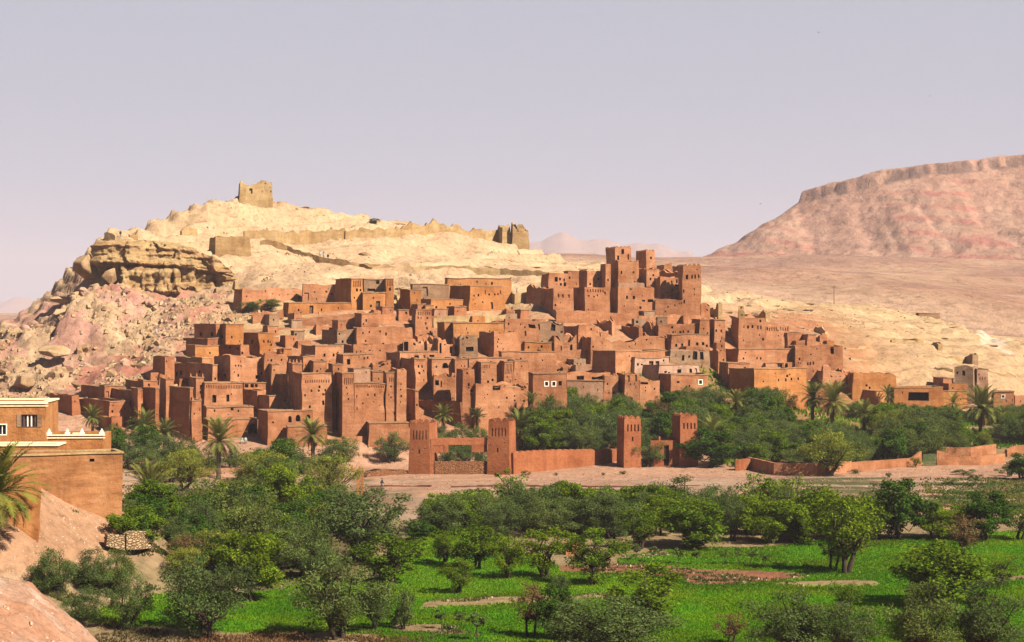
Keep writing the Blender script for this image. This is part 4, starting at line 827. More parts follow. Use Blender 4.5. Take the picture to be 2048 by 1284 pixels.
wallstrip('path_wall', 'long low stone wall crossing the cream slope to the right', [(742, 538), (850, 537), (1000, 542), (1100, 548), (1200, 552)], 9, 'fort', .7, jag=.6, group='dry walls along the hill paths')
wallstrip('path_wall', 'short bright ramp wall beside the path stairs', [(720, 535), (745, 543)], 7, 'fort', .6, group='dry walls along the hill paths')
wallstrip('path_wall', 'stone stair wall between the orange house and the top kasbah', [(1013, 582), (1030, 596), (1062, 590)], 7, 'fort', .6, group='dry walls along the hill paths')
wallstrip('path_wall', 'stone stair wall right of the patterned towers', [(790, 600), (812, 622)], 7, 'fort', .6, group='dry walls along the hill paths')
for i, (x0, y0, x1, y1, h, lb) in enumerate([(1690, 700, 1730, 702, 7, 'field wall nearest the village on the right slope'), (1782, 688, 1845, 684, 7, 'upper field wall with a dark stub on the right slope'), (1700, 720, 1800, 724, 5, 'middle field wall on the right slope'),
        (1835, 723, 1955, 716, 6, 'long field wall leading to the low dark ruin'), (1870, 742, 1905, 745, 6, 'field wall just above the lone far right houses'), (1975, 745, 2030, 752, 5, 'field wall at the right edge of the slope'), (1640, 690, 1690, 688, 5, 'short field wall beside the small flat roof room')]):
    wallstrip('field_wall', lb, [(x0, y0), ((x0 + x1) / 2, (y0 + y1) / 2 + 1), (x1, y1)], h, 'fort', .6, jag=.6, group='low field walls on the right slope')

# tiny houses and roofless pens that fill the lanes between the bigger ones
def free(x, y, r):
    for (X0, D0, ca, sa, Wd, d) in FOOT:
        u = (x - X0) * ca + (y - D0) * sa; v = -(x - X0) * sa + (y - D0) * ca
        if -r < u < Wd + r and -r < v < d + r: return False
    return True
q = random.Random(5); n = 0; tr = 0
while n < 80 and tr < 12000:
    tr += 1; x = q.uniform(-78, 78); y = q.uniform(346, 428)
    if zs(x, y) > 31.5 or (-28 < x < -8 and y < 362) or (x > 3 and y < 400) or (x < -60 and y > 375) or not free(x, y, .9): continue
    px = x / y * F + CX; yb_ = CY + (ZC - zs(x, y)) * F / y; w_ = q.uniform(14, 27); h_ = q.uniform(16, 26)
    if q.random() < .3: Ru('small roofless mud pen squeezed between the village houses', px, px + w_, yb_ - h_, yb_, q.uniform(5, 12), D=y, d=None, m=q.choice(['earth', 'earth', 'red']), jag=1.0)
    else: Hs('small plain mud house squeezed between the bigger village houses', px, px + w_, yb_ - h_, yb_, q.uniform(5, 14), D=y, d=q.uniform(2.5, 4.5), m=q.choice(['earth', 'earth', 'red', 'orange', 'grey', 'pink']), k=q.choice(['c', 'c', '']), jag=q.choice([0, .3]))
    n += 1
# ------------------------------------------------------------------ cliff, boulders, near mound
def cliff():
    ctrl = [(192, 497, 597, 453), (208, 482, 592, 449.5), (240, 480, 590, 449), (300, 482, 592, 449), (345, 486, 592, 450), (395, 498, 590, 451), (430, 515, 583, 453), (450, 533, 575, 455), (475, 552, 570, 458)]
    s = np.linspace(0, len(ctrl) - 1, 230); c = np.array(ctrl, float); q = np.stack([np.interp(s, np.arange(len(ctrl)), c[:, i]) for i in range(4)], -1)
    prof = np.array([(-15, .03), (-6, .02), (-1.0, 0), (.9, -.03), (1.6, -.10), (1.3, -.2), (1.7, -.28), (2.3, -.38), (2.4, -.42), (.5, -.46), (-1.6, -.55), (-2.4, -.68), (-2.2, -.80), (-.6, -.9), (1.0, -1.0), (2.6, -1.08), (4, -1.25)])
    tt = np.linspace(0, len(prof) - 1, 85); pr = np.stack([np.interp(tt, np.arange(len(prof)), prof[:, i]) for i in range(2)], -1)
    px, y0, y1, D = q.T; X = (px - CX) / F * D; zt = ZC - (y0 - CY) / F * D; H = (y1 - y0) / F * D
    tx = np.gradient(X); ty = np.gradient(D); L = np.hypot(tx, ty); ox, oy = ty / L, -tx / L
    out_ = np.broadcast_to(pr[None, :, 0], (230, 85)).copy(); ZZ = zt[:, None] + pr[None, :, 1] * H[:, None]
    arc = np.concatenate([[0], np.cumsum(np.hypot(np.diff(X), np.diff(D)))])[:, None] + 0 * ZZ
    w = sstep(-8, -1, out_)
    out_ = out_ * (0.55 + 0.45 * H[:, None] / 13) + w * (2.0 * fbm(arc / 6, ZZ / 18, 1.0, 3) + 0.9 * np.sign(fbm(arc / 3.2, ZZ / 6, 7.0, 2)) * 0.8 + 0.55 * fbm(arc / 9, ZZ / 0.7, 3.0, 3) + .35 * fbm(arc / 1.2, ZZ / 1.0, 5.0, 3))
    rec = sstep(-.40, -.5, -np.abs(pr[None, :, 1] + .70) * 1.6 + 0 * ZZ) if False else (sstep(.44, .56, -pr[None, :, 1]) * (1 - sstep(.92, 1.02, -pr[None, :, 1])) + 0 * ZZ)
    out_ = out_ + rec * (4.2 * sstep(.02, .3, fbm(arc / 5.5, ZZ / 40, 13.0, 3)) + 1.6 * sstep(.0, .25, fbm(arc / 2.2, ZZ / 9, 17.0, 2))) - (1 - rec) * w * 1.6 * sstep(.1, .4, fbm(arc / 9, ZZ / 60, 23.0, 2))
    out_ = out_ * (sstep(0, 30, np.arange(230)) * (1 - sstep(205, 229, np.arange(230))) * .85 + .15)[:, None] - 6 * (1 - sstep(0, 26, np.arange(230)))[:, None]
    XX_ = X[:, None] + out_ * ox[:, None]; YY_ = D[:, None] + out_ * oy[:, None]; ZZ = ZZ + .25 * fbm(arc / 2, out_, 2.0, 3)
    cc = np.ones(XX_.shape + (3,)) * np.array((.56, .37, .17)); cc = mixn(cc, (.46, .27, .12), sstep(0, .5, fbm(arc / 8, ZZ / .9, 4.0, 3)))
    tag(grid_mesh('cliff', XX_, YY_, ZZ, ground_mat('cliff_rock', .3, 1.4, .9, .6), cc), kind='structure')
cliff()
M['rock'] = wall_mat('pale_boulder', (.45, .28, .14), (.55, .355, .185), (.63, .43, .25), .3)
M['rockpink'] = wall_mat('rosy_boulder', (.44, .24, .15), (.52, .30, .20), (.60, .40, .28), .3)
def rock_mesh(seed, sub=2):
    r = np.random.default_rng(seed); bm = bmesh.new()
    for p in r.normal(size=(17, 3)): bm.verts.new(Vector(p / np.linalg.norm(p) ** .85 * np.array((.5, .42, .36))))
    bmesh.ops.convex_hull(bm, input=bm.verts)
    bmesh.ops.delete(bm, geom=[v for v in bm.verts if not v.link_faces], context='VERTS')
    bmesh.ops.bevel(bm, geom=bm.edges[:], offset=.018, segments=1, affect='EDGES', clamp_overlap=True)
    me = bpy.data.meshes.new('boulder'); bm.to_mesh(me); bm.free(); me.materials.append(M['rock']); return me
RM = [rock_mesh(i) for i in range(10)]
def rock(x, y, z, s, label, group=None, mat=None, rot=None, sc=None, name='boulder'):
    o = bpy.data.objects.new(name, RM[random.randrange(10)]); COL.objects.link(o); o.location = (x, y, z)
    o.rotation_euler = rot or (random.uniform(-.4, .4), random.uniform(-.4, .4), random.uniform(0, 6.3)); o.scale = sc or (s, s * random.uniform(.8, 1.1), s * random.uniform(.8, 1.2))
    if mat: o.material_slots[0].link = 'OBJECT'; o.material_slots[0].material = M[mat]
    return tag(o, label, 'boulder', group)
x, y, z = P(180, 532, 449); rock(x, y, z, 9, 'huge overhanging block at the left end of the cliff', sc=(8.2, 8, 9.5), rot=(.15, .25, .4))
x, y, z = P(222, 553, 443); rock(x, y, z, 5, 'pointed pale block leaning below the left end of the cliff', sc=(5, 4, 5.5), rot=(.3, -.5, 1.0))
x, y, z = P(118, 600, 452); rock(x, y, z, 5, 'flat layered pale block on the left skyline slope', sc=(5.5, 5, 3), rot=(.1, .1, .2))
x, y, z = P(122, 625, 440); rock(x, y, z, 4, 'second flat pale block just below the layered skyline block', sc=(6, 4.5, 2.5), rot=(.1, -.1, .9))
x, y, z = P(108, 702, 398); rock(x, y, z, 4, 'largest rounded pale boulder low on the left slope', sc=(7, 6, 5), rot=(.1, .1, .2))
x, y, z = P(48, 765, 372); rock(x, y, z, 4, 'big boulder at the left edge above the orange plastered house', sc=(5.5, 5, 4.5), rot=(.1, .2, 2.2))
x, y, z = P(152, 770, 370); rock(x, y, z, 4, 'lone boulder with a bush-dark shadow above the roofless house', sc=(2.6, 2.6, 2.4), rot=(.1, .2, 1.2))
n = 0; tries = 0
while n < 270 and tries < 12000:
    tries += 1
    X_ = random.uniform(-152, -64); Y_ = random.uniform(362, 446)
    if X_ / Y_ * F + CX > 470 or X_ / Y_ * F + CX < -30: continue
    pxx = X_ / Y_ * F + CX
    if Y_ < 372 and pxx > 290: continue
    c = float(fbm(X_ / 16, Y_ / 16, 31.0, 2))
    if random.random() > 0.15 + 1.3 * max(0, c): continue
    s = 0.8 + 2.0 * random.random() ** 2.6 * (1.25 if pxx < 250 else .9)
    rock(X_, Y_, zn(X_, Y_) + .12 * s, s * 1.15, 'angular pale boulder strewn among others over the left rubble slope', 'boulders strewn over the left rubble slope', 'rockpink' if random.random() < .25 else None); n += 1
# scree: countless small stones
def stones(name, pts, smin, smax, mat, kind='stuff'):
    V = []; Q = []; base = np.array([(-.5, -.4, -.3), (.5, -.45, -.3), (.45, .4, -.3), (-.4, .5, -.3), (-.35, -.3, .35), (.3, -.25, .4), (.35, .3, .3), (-.3, .25, .38)]); f = np.array([(0, 1, 5, 4), (1, 2, 6, 5), (2, 3, 7, 6), (3, 0, 4, 7), (4, 5, 6, 7)])
    for i, p in enumerate(pts):
        s = smin + (smax - smin) * random.random() ** 2.5; a = random.uniform(0, 6.3); c_, s_ = math.cos(a), math.sin(a); b = base * s * (1 + .35 * rng.standard_normal((8, 3)) * .5)
        V.append(np.stack([b[:, 0] * c_ - b[:, 1] * s_, b[:, 0] * s_ + b[:, 1] * c_, b[:, 2]], -1) + np.array(p)); Q.append(f + 8 * i)
    return tag(mk(name, np.vstack(V), np.vstack(Q), M[mat]), kind=kind)
pts = []
while len(pts) < 7000:
    X_ = random.uniform(-155, -60); Y_ = random.uniform(358, 455)
    if random.random() < .25 + float(fbm(X_ / 10, Y_ / 10, 21.0, 3)): pts.append((X_, Y_, zn(X_, Y_)))
stones('scree', pts, .25, 1.25, 'rock')
pts = []
while len(pts) < 2200:
    X_ = random.uniform(-90, 170); Y_ = random.uniform(385, 530)
    if zs(X_, Y_) > 27 and random.random() < .2 + float(fbm(X_ / 14, Y_ / 14, 25.0, 3)): pts.append((X_, Y_, zn(X_, Y_)))
stones('slope_rubble', pts, .15, .8, 'rock')
pts = []
while len(pts) < 4500:
    X_ = random.uniform(-30, 95); Y_ = random.uniform(250, 330)
    if random.random() < .3 + float(fbm(X_ / 9, Y_ / 9, 25.0, 3)): pts.append((X_, Y_, zn(X_, Y_)))
stones('river_pebbles', pts, .06, .35, 'rockpink')
pts = []
while len(pts) < 1500:
    X_ = random.uniform(-50, -30); Y_ = random.uniform(152, 176)
    if zs(X_, Y_) > 5 and random.random() < .3 + float(fbm(X_ / 4, Y_ / 4, 25.0, 3)): pts.append((X_, Y_, zn(X_, Y_)))
stones('bank_rubble', pts, .03, .20, 'pebble')
# earth mound close to the camera, lower left
ux = np.linspace(-46, -4, 230); uy = np.linspace(34, 92, 260); UX, UY = np.meshgrid(ux, uy)
crest = np.interp(UX / UY * F + CX, [-600, -200, 0, 60, 120, 160, 195, 260, 420], [1090, 1120, 1148, 1174, 1222, 1252, 1286, 1345, 1500])
zc_ = ZC - (crest - CY) / F * 72.0
UZ = zc_ - 0.16 * np.abs(UY - 72) ** 1.25 * np.where(UY > 72, 1.0, 0.0) + np.where(UY < 72, -(72 - UY) * .05, 0)
UZ += .25 * fbm(UX / 2.2, UY / 2.2, 3, 4) + .10 * fbm(UX / .5, UY / .5, 4, 3)
uc = np.ones(UX.shape + (3,)) * np.array((.58, .345, .23)); uc = mixn(uc, (.66, .48, .36), sstep(.1, .5, fbm(UX / 1.2, UY / 2.4, 28, 4)) * .7); uc = mixn(uc, (.56, .27, .15), sstep(0, .4, fbm(UX / 3, UY / 3, 8, 3)) * .8)
tag(grid_mesh('mound', UX, UY, UZ, ground_mat('mound_earth', .8, 5.0, 6.0, .12), uc), kind='structure')
pts = []
for _ in range(5200):
    i = random.randrange(260); j = random.randrange(230)
    if 50 < uy[i] < 76: pts.append((ux[j] + random.uniform(-.1, .1), uy[i] + random.uniform(-.1, .1), UZ[i, j]))
stones('mound_pebbles', pts, .02, .15, 'pebble')
# ------------------------------------------------------------------ near houses on the left
building('orange plastered house with a cream cornice, a shuttered window and a small blue-paned one', -140, 90, 806, 935, None, a=4, d=8, D=200, m='orange', k='c', cop='cornice', name='plastered_house', cat='house', amp=.03, tp=.0,
         w=[(59, 841, 30, 23, 'u'), (4, 859, 16, 19, 'g'), (-60, 850, 24, 20, 'u')])
building('low orange terrace with white stepped corner pieces and a dark dentil line', 96, 205, 869, 940, None, a=4, d=6, D=192, m='orange', k='', cop='cornice', name='plastered_house', cat='house', amp=.03, tp=.0)
def cornice_band(xl, xr, y, D, a=4):
    X0, D0, Z0 = P(xl, y, D); X1 = (xr - CX) / F * D
    return X0, D0, Z0, (X1 - X0)
for nm, xl, xr, y, D in (('upper', -140, 91, 806, 200), ('lower', 95, 206, 869, 192)):
    par = [o for o in bpy.data.objects if o.name.startswith('plastered_house')][0 if nm == 'upper' else 1]
    L = (xr - xl) / F * D; b = MB(); n = int(L / .16); H0 = (ZC - (y - CY) / F * D) - par.location.z
    for i in range(n):
        if i % 2 == 0: b.box(i * .16, i * .16 + .1, -.10, .0, H0 - .30, H0 - .14)
    b.build('dentil_band', M['wood'], par)
    b = MB(); b.box(-.1, L + .1, -.14, -.004, H0 - .138, H0 - .0); b.box(-.1, L + .1, -.12, -.004, H0 - .42, H0 - .305); b.build('cornice', M['cornice'], par)
    if nm == 'lower':
        for u in (.12, 2.05, 3.6, 5.7):
            c = MB(); c.box(u - .25, u + .25, -.12, .3, H0 + .003, H0 + .22); c.box(u - .14, u + .14, -.08, .24, H0 + .223, H0 + .42); c.box(u - .06, u + .06, -.03, .18, H0 + .423, H0 + .6); c.build('corner_piece', M['white'], par)
        c = MB(); c.box(2.6, 3.3, .05, .25, H0 + .003, H0 + .18); c.build('coping', M['cornice'], par)
building('plain orange front terrace between the plastered house and the brick house', -140, 116, 893, 950, None, a=4, d=4, D=187, m='orange', k='c', name='plastered_house', cat='house', cop='cornice', amp=.03, tp=0)
bh = building('mud brick house with a reed roof edge and one square hole, near left', -70, 245, 915, 1062, None, a=21, d=5, D=167.5, m='brick', k='c', name='brick_house', cat='house', cop='fort', amp=.09, tp=.004, B=7, w=[(184, 921, 10, 6)],
   nb=[(925, 927.5, 26, .66, .98), (931, 933.5, 26, .66, .98), (917.5, 920, 12, .82, .98)])
building('rounded low plaster wall end behind the nearest palm', -60, 76, 948, 1030, None, a=6, d=1.5, D=160, m='orange', k='', jag=.6, name='plaster_wall', cat='wall', amp=.2, tp=.01)
wallstrip('stone_wall', 'small dry-stone retaining wall at the foot of the mud brick house', [(248, 1084, 168), (264, 1087, 168.5), (300, 1081, 171)], [22, 28, 24], 'drystone', .9, B=.7, amp=.16, cell=.35, jag=.2)
wallstrip('stone_wall', 'low dry-stone footing along the brick house base, left of the retaining wall', [(212, 1076, 167), (246, 1086, 167.8)], [12, 22], 'drystone', .8, B=.7, amp=.16, cell=.35, jag=.2)
# ------------------------------------------------------------------ river gate and walls
def gate_tower(label, xl, xr, yt, yb, **k):
    return building(label, xl, xr, yt, yb, m='gate', name='gate_tower', cat='tower', group='crenellated gate towers by the river', amp=.05, k='t', B=2, **k)
ta = gate_tower('left tower of the river gate with five tall niches', 817, 860, 846, 948, a=-16, d=4.6, tp=.05, nb=[(861, 879, 5, .12, .9)], w=[(838, 903, 3, 8), (824, 899, 2, 2), (850, 897, 2, 2)])
tb = gate_tower('right tower of the river gate with five tall niches', 974, 1019, 843, 949, a=-16, d=4.6, tp=.05, nb=[(856, 873, 5, .12, .9)], w=[(995, 900, 3, 8), (1009, 885, 2, 2), (979, 889, 2, 2)])
tc = gate_tower('left tower of the second gate, with a dark flank', 1248, 1283, 838, 936, sd=15, d=4.6, tp=.03, nb=[(849, 863, 4, .12, .95)], w=[(1266, 878, 3, 8)])
td = gate_tower('right tower of the second gate, half hidden by bushes', 1360, 1396, 833, 934, sd=17, d=4.6, tp=.03, nb=[(846, 858, 4, .12, .95)])
# stage-like screen wall between the first two towers
da_, db_ = cast(817, 948)[1] - .6, cast(974, 949)[1] + .7; ga, gb = P(862, 946, da_), P(975, 947, db_); gx0, gy0, gz0 = ga; gang = math.atan2(gb[1] - gy0, gb[0] - gx0); gl = math.hypot(gb[0] - gx0, gb[1] - gy0)
sc_ = gy0 / F; rt = empty('gate_screen', (gx0, gy0, gz0), gang); tag(rt, 'scalloped screen wall with a wide stepped opening between the river gate towers', 'wall')
U = lambda px: (px - 862) * gl / 113.0
Vz = lambda py: (946 - py) * sc_
def gshape(V): return wob(V, gx0, gy0, gz0, math.cos(gang), math.sin(gang), .02)
def lump(name, x0, x1, y0, y1, z0, z1, n=8, mat='gate', top=None):
    b = MB()
    xs = np.linspace(x0, x1, n + 1)
    for i in range(n):
        t0 = top(xs[i]) if top else 0; t1 = top(xs[i + 1]) if top else 0
        V = [(xs[i], y0, z0), (xs[i], y1, z0), (xs[i + 1], y0, z0), (xs[i + 1], y1, z0), (xs[i], y0, z1 + t0), (xs[i], y1, z1 + t0), (xs[i + 1], y0, z1 + t1), (xs[i + 1], y1, z1 + t1)]
        qs = [(0, 2, 6, 4), (1, 5, 7, 3), (4, 6, 7, 5), (0, 1, 3, 2)]
        if i == 0: qs.append((0, 4, 5, 1))
        if i == n - 1: qs.append((2, 3, 7, 6))
        b.add(V, qs)
    return b.build(name, M[mat], rt, fn=gshape)
sca = lambda x: .16 * abs(math.sin(math.pi * x / (gl / 7.0)))
lump('lintel_wall', 0, gl, 0, .8, Vz(890), Vz(877.5), 60, top=sca)
lump('pier', .004, U(897), .004, .796, Vz(905), Vz(884), 6); lump('pier', U(943), gl - .004, .004, .796, Vz(905), Vz(884), 6)
lump('pilaster', U(862), U(869), -.004, .8, -1, Vz(905) - .003, 2)
lump('panel_frame', U(868), U(891), -.07, -.004, Vz(891), Vz(889), 3); lump('panel_frame', U(888), U(891), -.07, -.004, Vz(905), Vz(891) - .003, 1)
lump('base_wall', U(869) + .004, gl, -.12, .55, -1, Vz(923), 40, mat='redstone')
cren = lambda s: .32 * np.abs(np.sin(np.pi * s / 1.62))
wallstrip('crenellated_wall', 'long scalloped red wall running right from the river gate', [(1024, 944, 311), (1110, 940, 319), (1199, 935, 327)], [38, 38, 34], 'gate', .7, top=cren, cell=.12, amp=.04)
wallstrip('crenellated_wall', 'short brighter scalloped wall joining the second gate', [(1199, 935.5, 327.2), (1240, 934, 332)], [34, 34], 'gate', .7, top=cren, cell=.12, amp=.04)
r2 = building('low wall with a plain doorway between the towers of the second gate', 1300, 1362, 881, 934, None, a=8, d=.7, m='gate', name='gate_wall', cat='wall', amp=.05, k='', tp=0, w=[(1333, 911, 10, 41, 'v')])
wallstrip('garden_wall', 'brighter curved coping piece over the doorway wall of the second gate', [(1316, 884, 326), (1352, 884, 327.5)], 6, 'gate', .7, top=lambda s: .5 * np.abs(np.cos(np.pi * s / 3.2)), cell=.15, amp=.02, B=.6)
GW = 'low garden walls along the river bank'
wallstrip('garden_wall', 'square bright end of the low garden wall', [(1470, 941), (1476, 941), (1497, 939)], 22, 'gate', .9, group=GW)
wallstrip('garden_wall', 'shaded curving stretch of the low garden wall behind bushes', [(1497, 936), (1550, 950), (1630, 952), (1700, 944)], [22, 24, 26, 22], 'earth', .6, group=GW)
wallstrip('garden_wall', 'sunlit stretch of the low garden wall left of the green gate', [(1700, 944), (1770, 938), (1822, 933), (1841, 932)], [20, 18, 17, 30], 'earth', .6, group=GW)
wallstrip('garden_wall', 'stretch of the low garden wall swooping down right of the green gate', [(1873, 931), (1886, 931), (1897, 931), (1960, 930), (2008, 926)], [30, 28, 17, 17, 19], 'earth', .6, group=GW)
wallstrip('garden_wall', 'farthest right stretch of garden wall beside the bend', [(2012, 915), (2030, 908), (2060, 905)], 16, 'earth', .6, group=GW)
wallstrip('garden_wall', 'dark second wall behind the green gate', [(1880, 914), (1940, 915), (1990, 908)], 20, 'earth', .6, group=GW)
gt = cast(1846, 932); wd_ = 27 / F * gt[1]; rg = empty('garden_gate', (gt[0], gt[1], gt[2])); tag(rg, 'green slatted metal gate in the low garden wall', 'gate')
M['greenmetal'] = plain_mat('faded_green_paint', (.16, .20, .08), .4)
for i in (0, 1):
    b = MB()
    for j in range(6): b.box(i * wd_ / 2 + j * wd_ / 12 + .01, i * wd_ / 2 + (j + .8) * wd_ / 12, 0, .05, .08, 2.2)
    b.box(i * wd_ / 2 + .02, (i + 1) * wd_ / 2 - .02, .052, .10, .4, .55); b.box(i * wd_ / 2 + .02, (i + 1) * wd_ / 2 - .02, .052, .10, 1.7, 1.85); b.build('gate_leaf', M['greenmetal'], rg)
wallstrip('kerb_wall', 'low shade-coloured stone line on the river bank, left piece by the walker', [(735, 974), (800, 973), (862, 974)], 5, 'shadestone', .7, jag=.2, group='low stone lines on the river bank')
wallstrip('kerb_wall', 'low shade-coloured stone line on the river bank, long right piece', [(902, 975), (1050, 973), (1250, 974), (1400, 972)], [6, 5, 4, 2], 'shadestone', .7, jag=.2, group='low stone lines on the river bank')
wallstrip('stone_wall', 'heaped stone wall left of the river gate', [(728, 955), (770, 951), (812, 947)], [14, 16, 12], 'redstone', 1.6, jag=.7, amp=.25, cell=.4)
wallstrip('garden_wall', 'low wall among the grove trees, left end with dark gap', [(1050, 858), (1110, 850), (1160, 848)], 26, 'earth', .6)
wallstrip('garden_wall', 'pale low wall among the grove trees', [(1160, 846), (1220, 842), (1300, 838)], 22, 'earth', .6)
wallstrip('garden_wall', 'orange garden wall showing between the left trees', [(560, 1062), (600, 1058), (652, 1052)], [36, 36, 34], 'orange', .6, dmin=180)
wallstrip('garden_wall', 'pink terrace wall behind the palm on the river bank', [(370, 948), (440, 946), (545, 944)], 10, 'pink', .6)
# two slender brick pillars under a slab
pb = cast(714, 992); rp = empty('brick_pillar', pb); tag(rp, 'slender orange brick pillars under a thin slab, among the trees by the bank', 'pillar'); k_ = pb[1] / F
for (x0, x1) in ((-1, 6), (8, 12.5)):
    b = MB(); b.box(x0 * k_, x1 * k_, 0, .5, -1, 49 * k_); b.build('shaft', M['orange'], rp)
b = MB(); b.box(-14 * k_, 13 * k_, -.15, .7, 49 * k_ + .003, 52 * k_); b.build('slab', M['orange'], rp)
b = MB(); b.box(3 * k_, 6 * k_, .1, .4, 52 * k_ + .003, 60 * k_); b.build('stud', M['orange'], rp)
b = MB(); b.box(-13 * k_, -9 * k_, .1, .4, 52 * k_ + .003, 60 * k_); b.build('stud', M['orange'], rp)
b = building('small clay hut among the field trees', 1132, 1164, 1082, 1110, 4, d=2.5, m='orange', name='clay_hut', cat='hut', k='r', jag=.5, amp=.15, w=[(1158, 1100, 6, 12)])

# flat rock ledges that break the cream slopes
n = 0; tries = 0
while n < 95 and tries < 4000:
    tries += 1
    X_ = random.uniform(-75, 150); Y_ = random.uniform(400, 540)
    if zs(X_, Y_) < 29 - max(0, X_ - 60) * .12 or random.random() > .25 + 1.2 * float(fbm(X_ / 20, Y_ / 12, 44.0, 2)): continue
    if 1090 < X_ / Y_ * F + CX < 1410 and Y_ < 480: continue
    w_ = random.uniform(1.5, 5.5); rock(X_, Y_, zn(X_, Y_) + .1, 1, 'flat weathered rock ledge breaking out of the cream slope', 'flat rock ledges on the cream slopes', None, rot=(random.uniform(-.1, .25), random.uniform(-.12, .12), random.uniform(-.35, .35)), sc=(w_, w_ * random.uniform(.35, .6), random.uniform(.7, 1.5)), name='rock_ledge'); n += 1
# ------------------------------------------------------------------ trees
def leaf_mat(name, c, trans=.35, hue=.04):
    m = bpy.data.materials.new(name); m.use_nodes = True; t = m.node_tree; t.nodes.clear()
    o = t.nodes.new('ShaderNodeOutputMaterial'); d = t.nodes.new('ShaderNodeBsdfDiffuse'); tr = t.nodes.new('ShaderNodeBsdfTranslucent'); mx = t.nodes.new('ShaderNodeMixShader')
    v = t.nodes.new('ShaderNodeVertexColor'); v.layer_name = 'col'; info = t.nodes.new('ShaderNodeObjectInfo')
    k = mixc(t, tuple(K * 1.3 * q for q in c), v.outputs[0], 1.0); k = mixc(t, k, ramp(t, info.outputs['Random'], [(0, (.80, .82, .85)), (.5, (1, 1, 1)), (1, (1.25, 1.12, .9))]), 1.0)
    t.links.new(k, d.inputs[0]); k2 = mixc(t, k, (1.1, 1.15, .6), 1.0); t.links.new(k2, tr.inputs[0]); mx.inputs[0].default_value = trans
    t.links.new(d.outputs[0], mx.inputs[1]); t.links.new(tr.outputs[0], mx.inputs[2]); t.links.new(mx.outputs[0], o.inputs[0]); return m
LM = dict(olive=leaf_mat('olive_leaf', (.110, .150, .040), .22), green=leaf_mat('fresh_leaf', (.135, .205, .013), .3), dark=leaf_mat('dark_leaf', (.062, .125, .014), .25), yellow=leaf_mat('tamarisk_leaf', (.22, .24, .035), .3), rust=leaf_mat('dry_leaf', (.20, .12, .05), .3), palm=leaf_mat('palm_leaf', (.17, .18, .045), .2), grass=leaf_mat('crop_leaf', (.155, .33, .010), .4), scrub=leaf_mat('scrub_leaf', (.11, .14, .035), .25))
M['bark'] = plain_mat('bark', (.085, .058, .038), .4, 6.0); M['palmbark'] = plain_mat('palm_bark', (.16, .105, .06), .5, 8.0); M['dates'] = plain_mat('ripening_dates', (.62, .40, .05), .3)
def ball(r, n):
    p = r.normal(size=(n, 3)); return p / np.linalg.norm(p, axis=1)[:, None] * r.random(n)[:, None] ** .45
def crown_arrays(seed, w, h, z0, nclump, nleaf, leaf, aspect=.45, upright=0.0, flat=1.0):
    r = np.random.default_rng(seed); c = []
    rx, rz = w / 2, (h - z0) / 2; zc = z0 + rz
    while len(c) < nclump:
        p = ball(r, 1)[0]
        if np.linalg.norm(p) < .35 and r.random() < .6: continue
        k = 1 + .35 * float(vnoise(p[0] * 1.7 + seed, p[1] * 1.7, p[2] * 1.7)); sh = (1.0 - .25 * max(0, p[2])) * (.62 + .38 * float(sstep(-.9, .1, p[2])))
        c.append((p[0] * rx * .86 * k * sh, p[1] * rx * .86 * k * sh, zc + p[2] * rz * .86 * k))
    c = np.array(c); per = nleaf // nclump; V = []; T = []
    for i in range(nclump):
        rc = w * (.075 + .085 * r.random()); q = ball(r, per) * np.array((1, 1, .85 * flat)) * rc + c[i]
        nrm = r.normal(size=(per, 3)) + .9 * (q - c[i]) / rc + np.array((0, 0, .35)); nrm /= np.linalg.norm(nrm, axis=1)[:, None]
        a = np.cross(nrm, r.normal(size=(per, 3)) + np.array((0, 0, 2.5 * upright))); a /= np.linalg.norm(a, axis=1)[:, None] + 1e-9; b = np.cross(nrm, a)
        if upright: a, b = b, a
        s = leaf * (.6 + .8 * r.random(per))[:, None]
        V.append(np.stack([q - a * s, q - b * s * aspect, q + a * s, q + b * s * aspect], 1).reshape(-1, 3))
        tn = (.68 + .6 * r.random()) * (.66 + .62 * r.random(per)); T.append(np.repeat(np.stack([tn * (1 + .12 * r.normal(size=per)), tn, tn * (1 + .15 * r.normal(size=per))], -1), 4, 0))
    V = np.vstack(V); V[:, 2] = np.maximum(V[:, 2], .05); return V, np.arange(len(V)).reshape(-1, 4), np.clip(np.vstack(T), .3, 1.8), c
def limbs(seed, h, c, r0, split=.3, stems=1, nl=9):
    r = np.random.default_rng(seed + 99); b = MB()
    for s_ in range(stems):
        ang = r.random() * 6.3; lean = .06 * h * (stems > 1) + .03 * h; base = np.array((math.cos(ang) * .12 * (stems > 1), math.sin(ang) * .12 * (stems > 1), -.4)); top = np.array((math.cos(ang) * lean, math.sin(ang) * lean, h * split))
        b.tube([base, base * .5 + top * .5 + r.normal(size=3) * .03 * h * np.array((1, 1, .2)), top], [r0 * 1.25, r0, r0 * .85], 7)
        for i in r.choice(len(c), min(nl, len(c)), replace=False):
            e = c[i]; mid = top * .45 + e * .55 + r.normal(size=3) * .05 * h; b.tube([top, top * .7 + mid * .3 + np.array((0, 0, .03 * h)), mid, e], [r0 * .6, r0 * .5, r0 * .3, r0 * .12], 5)
    return b
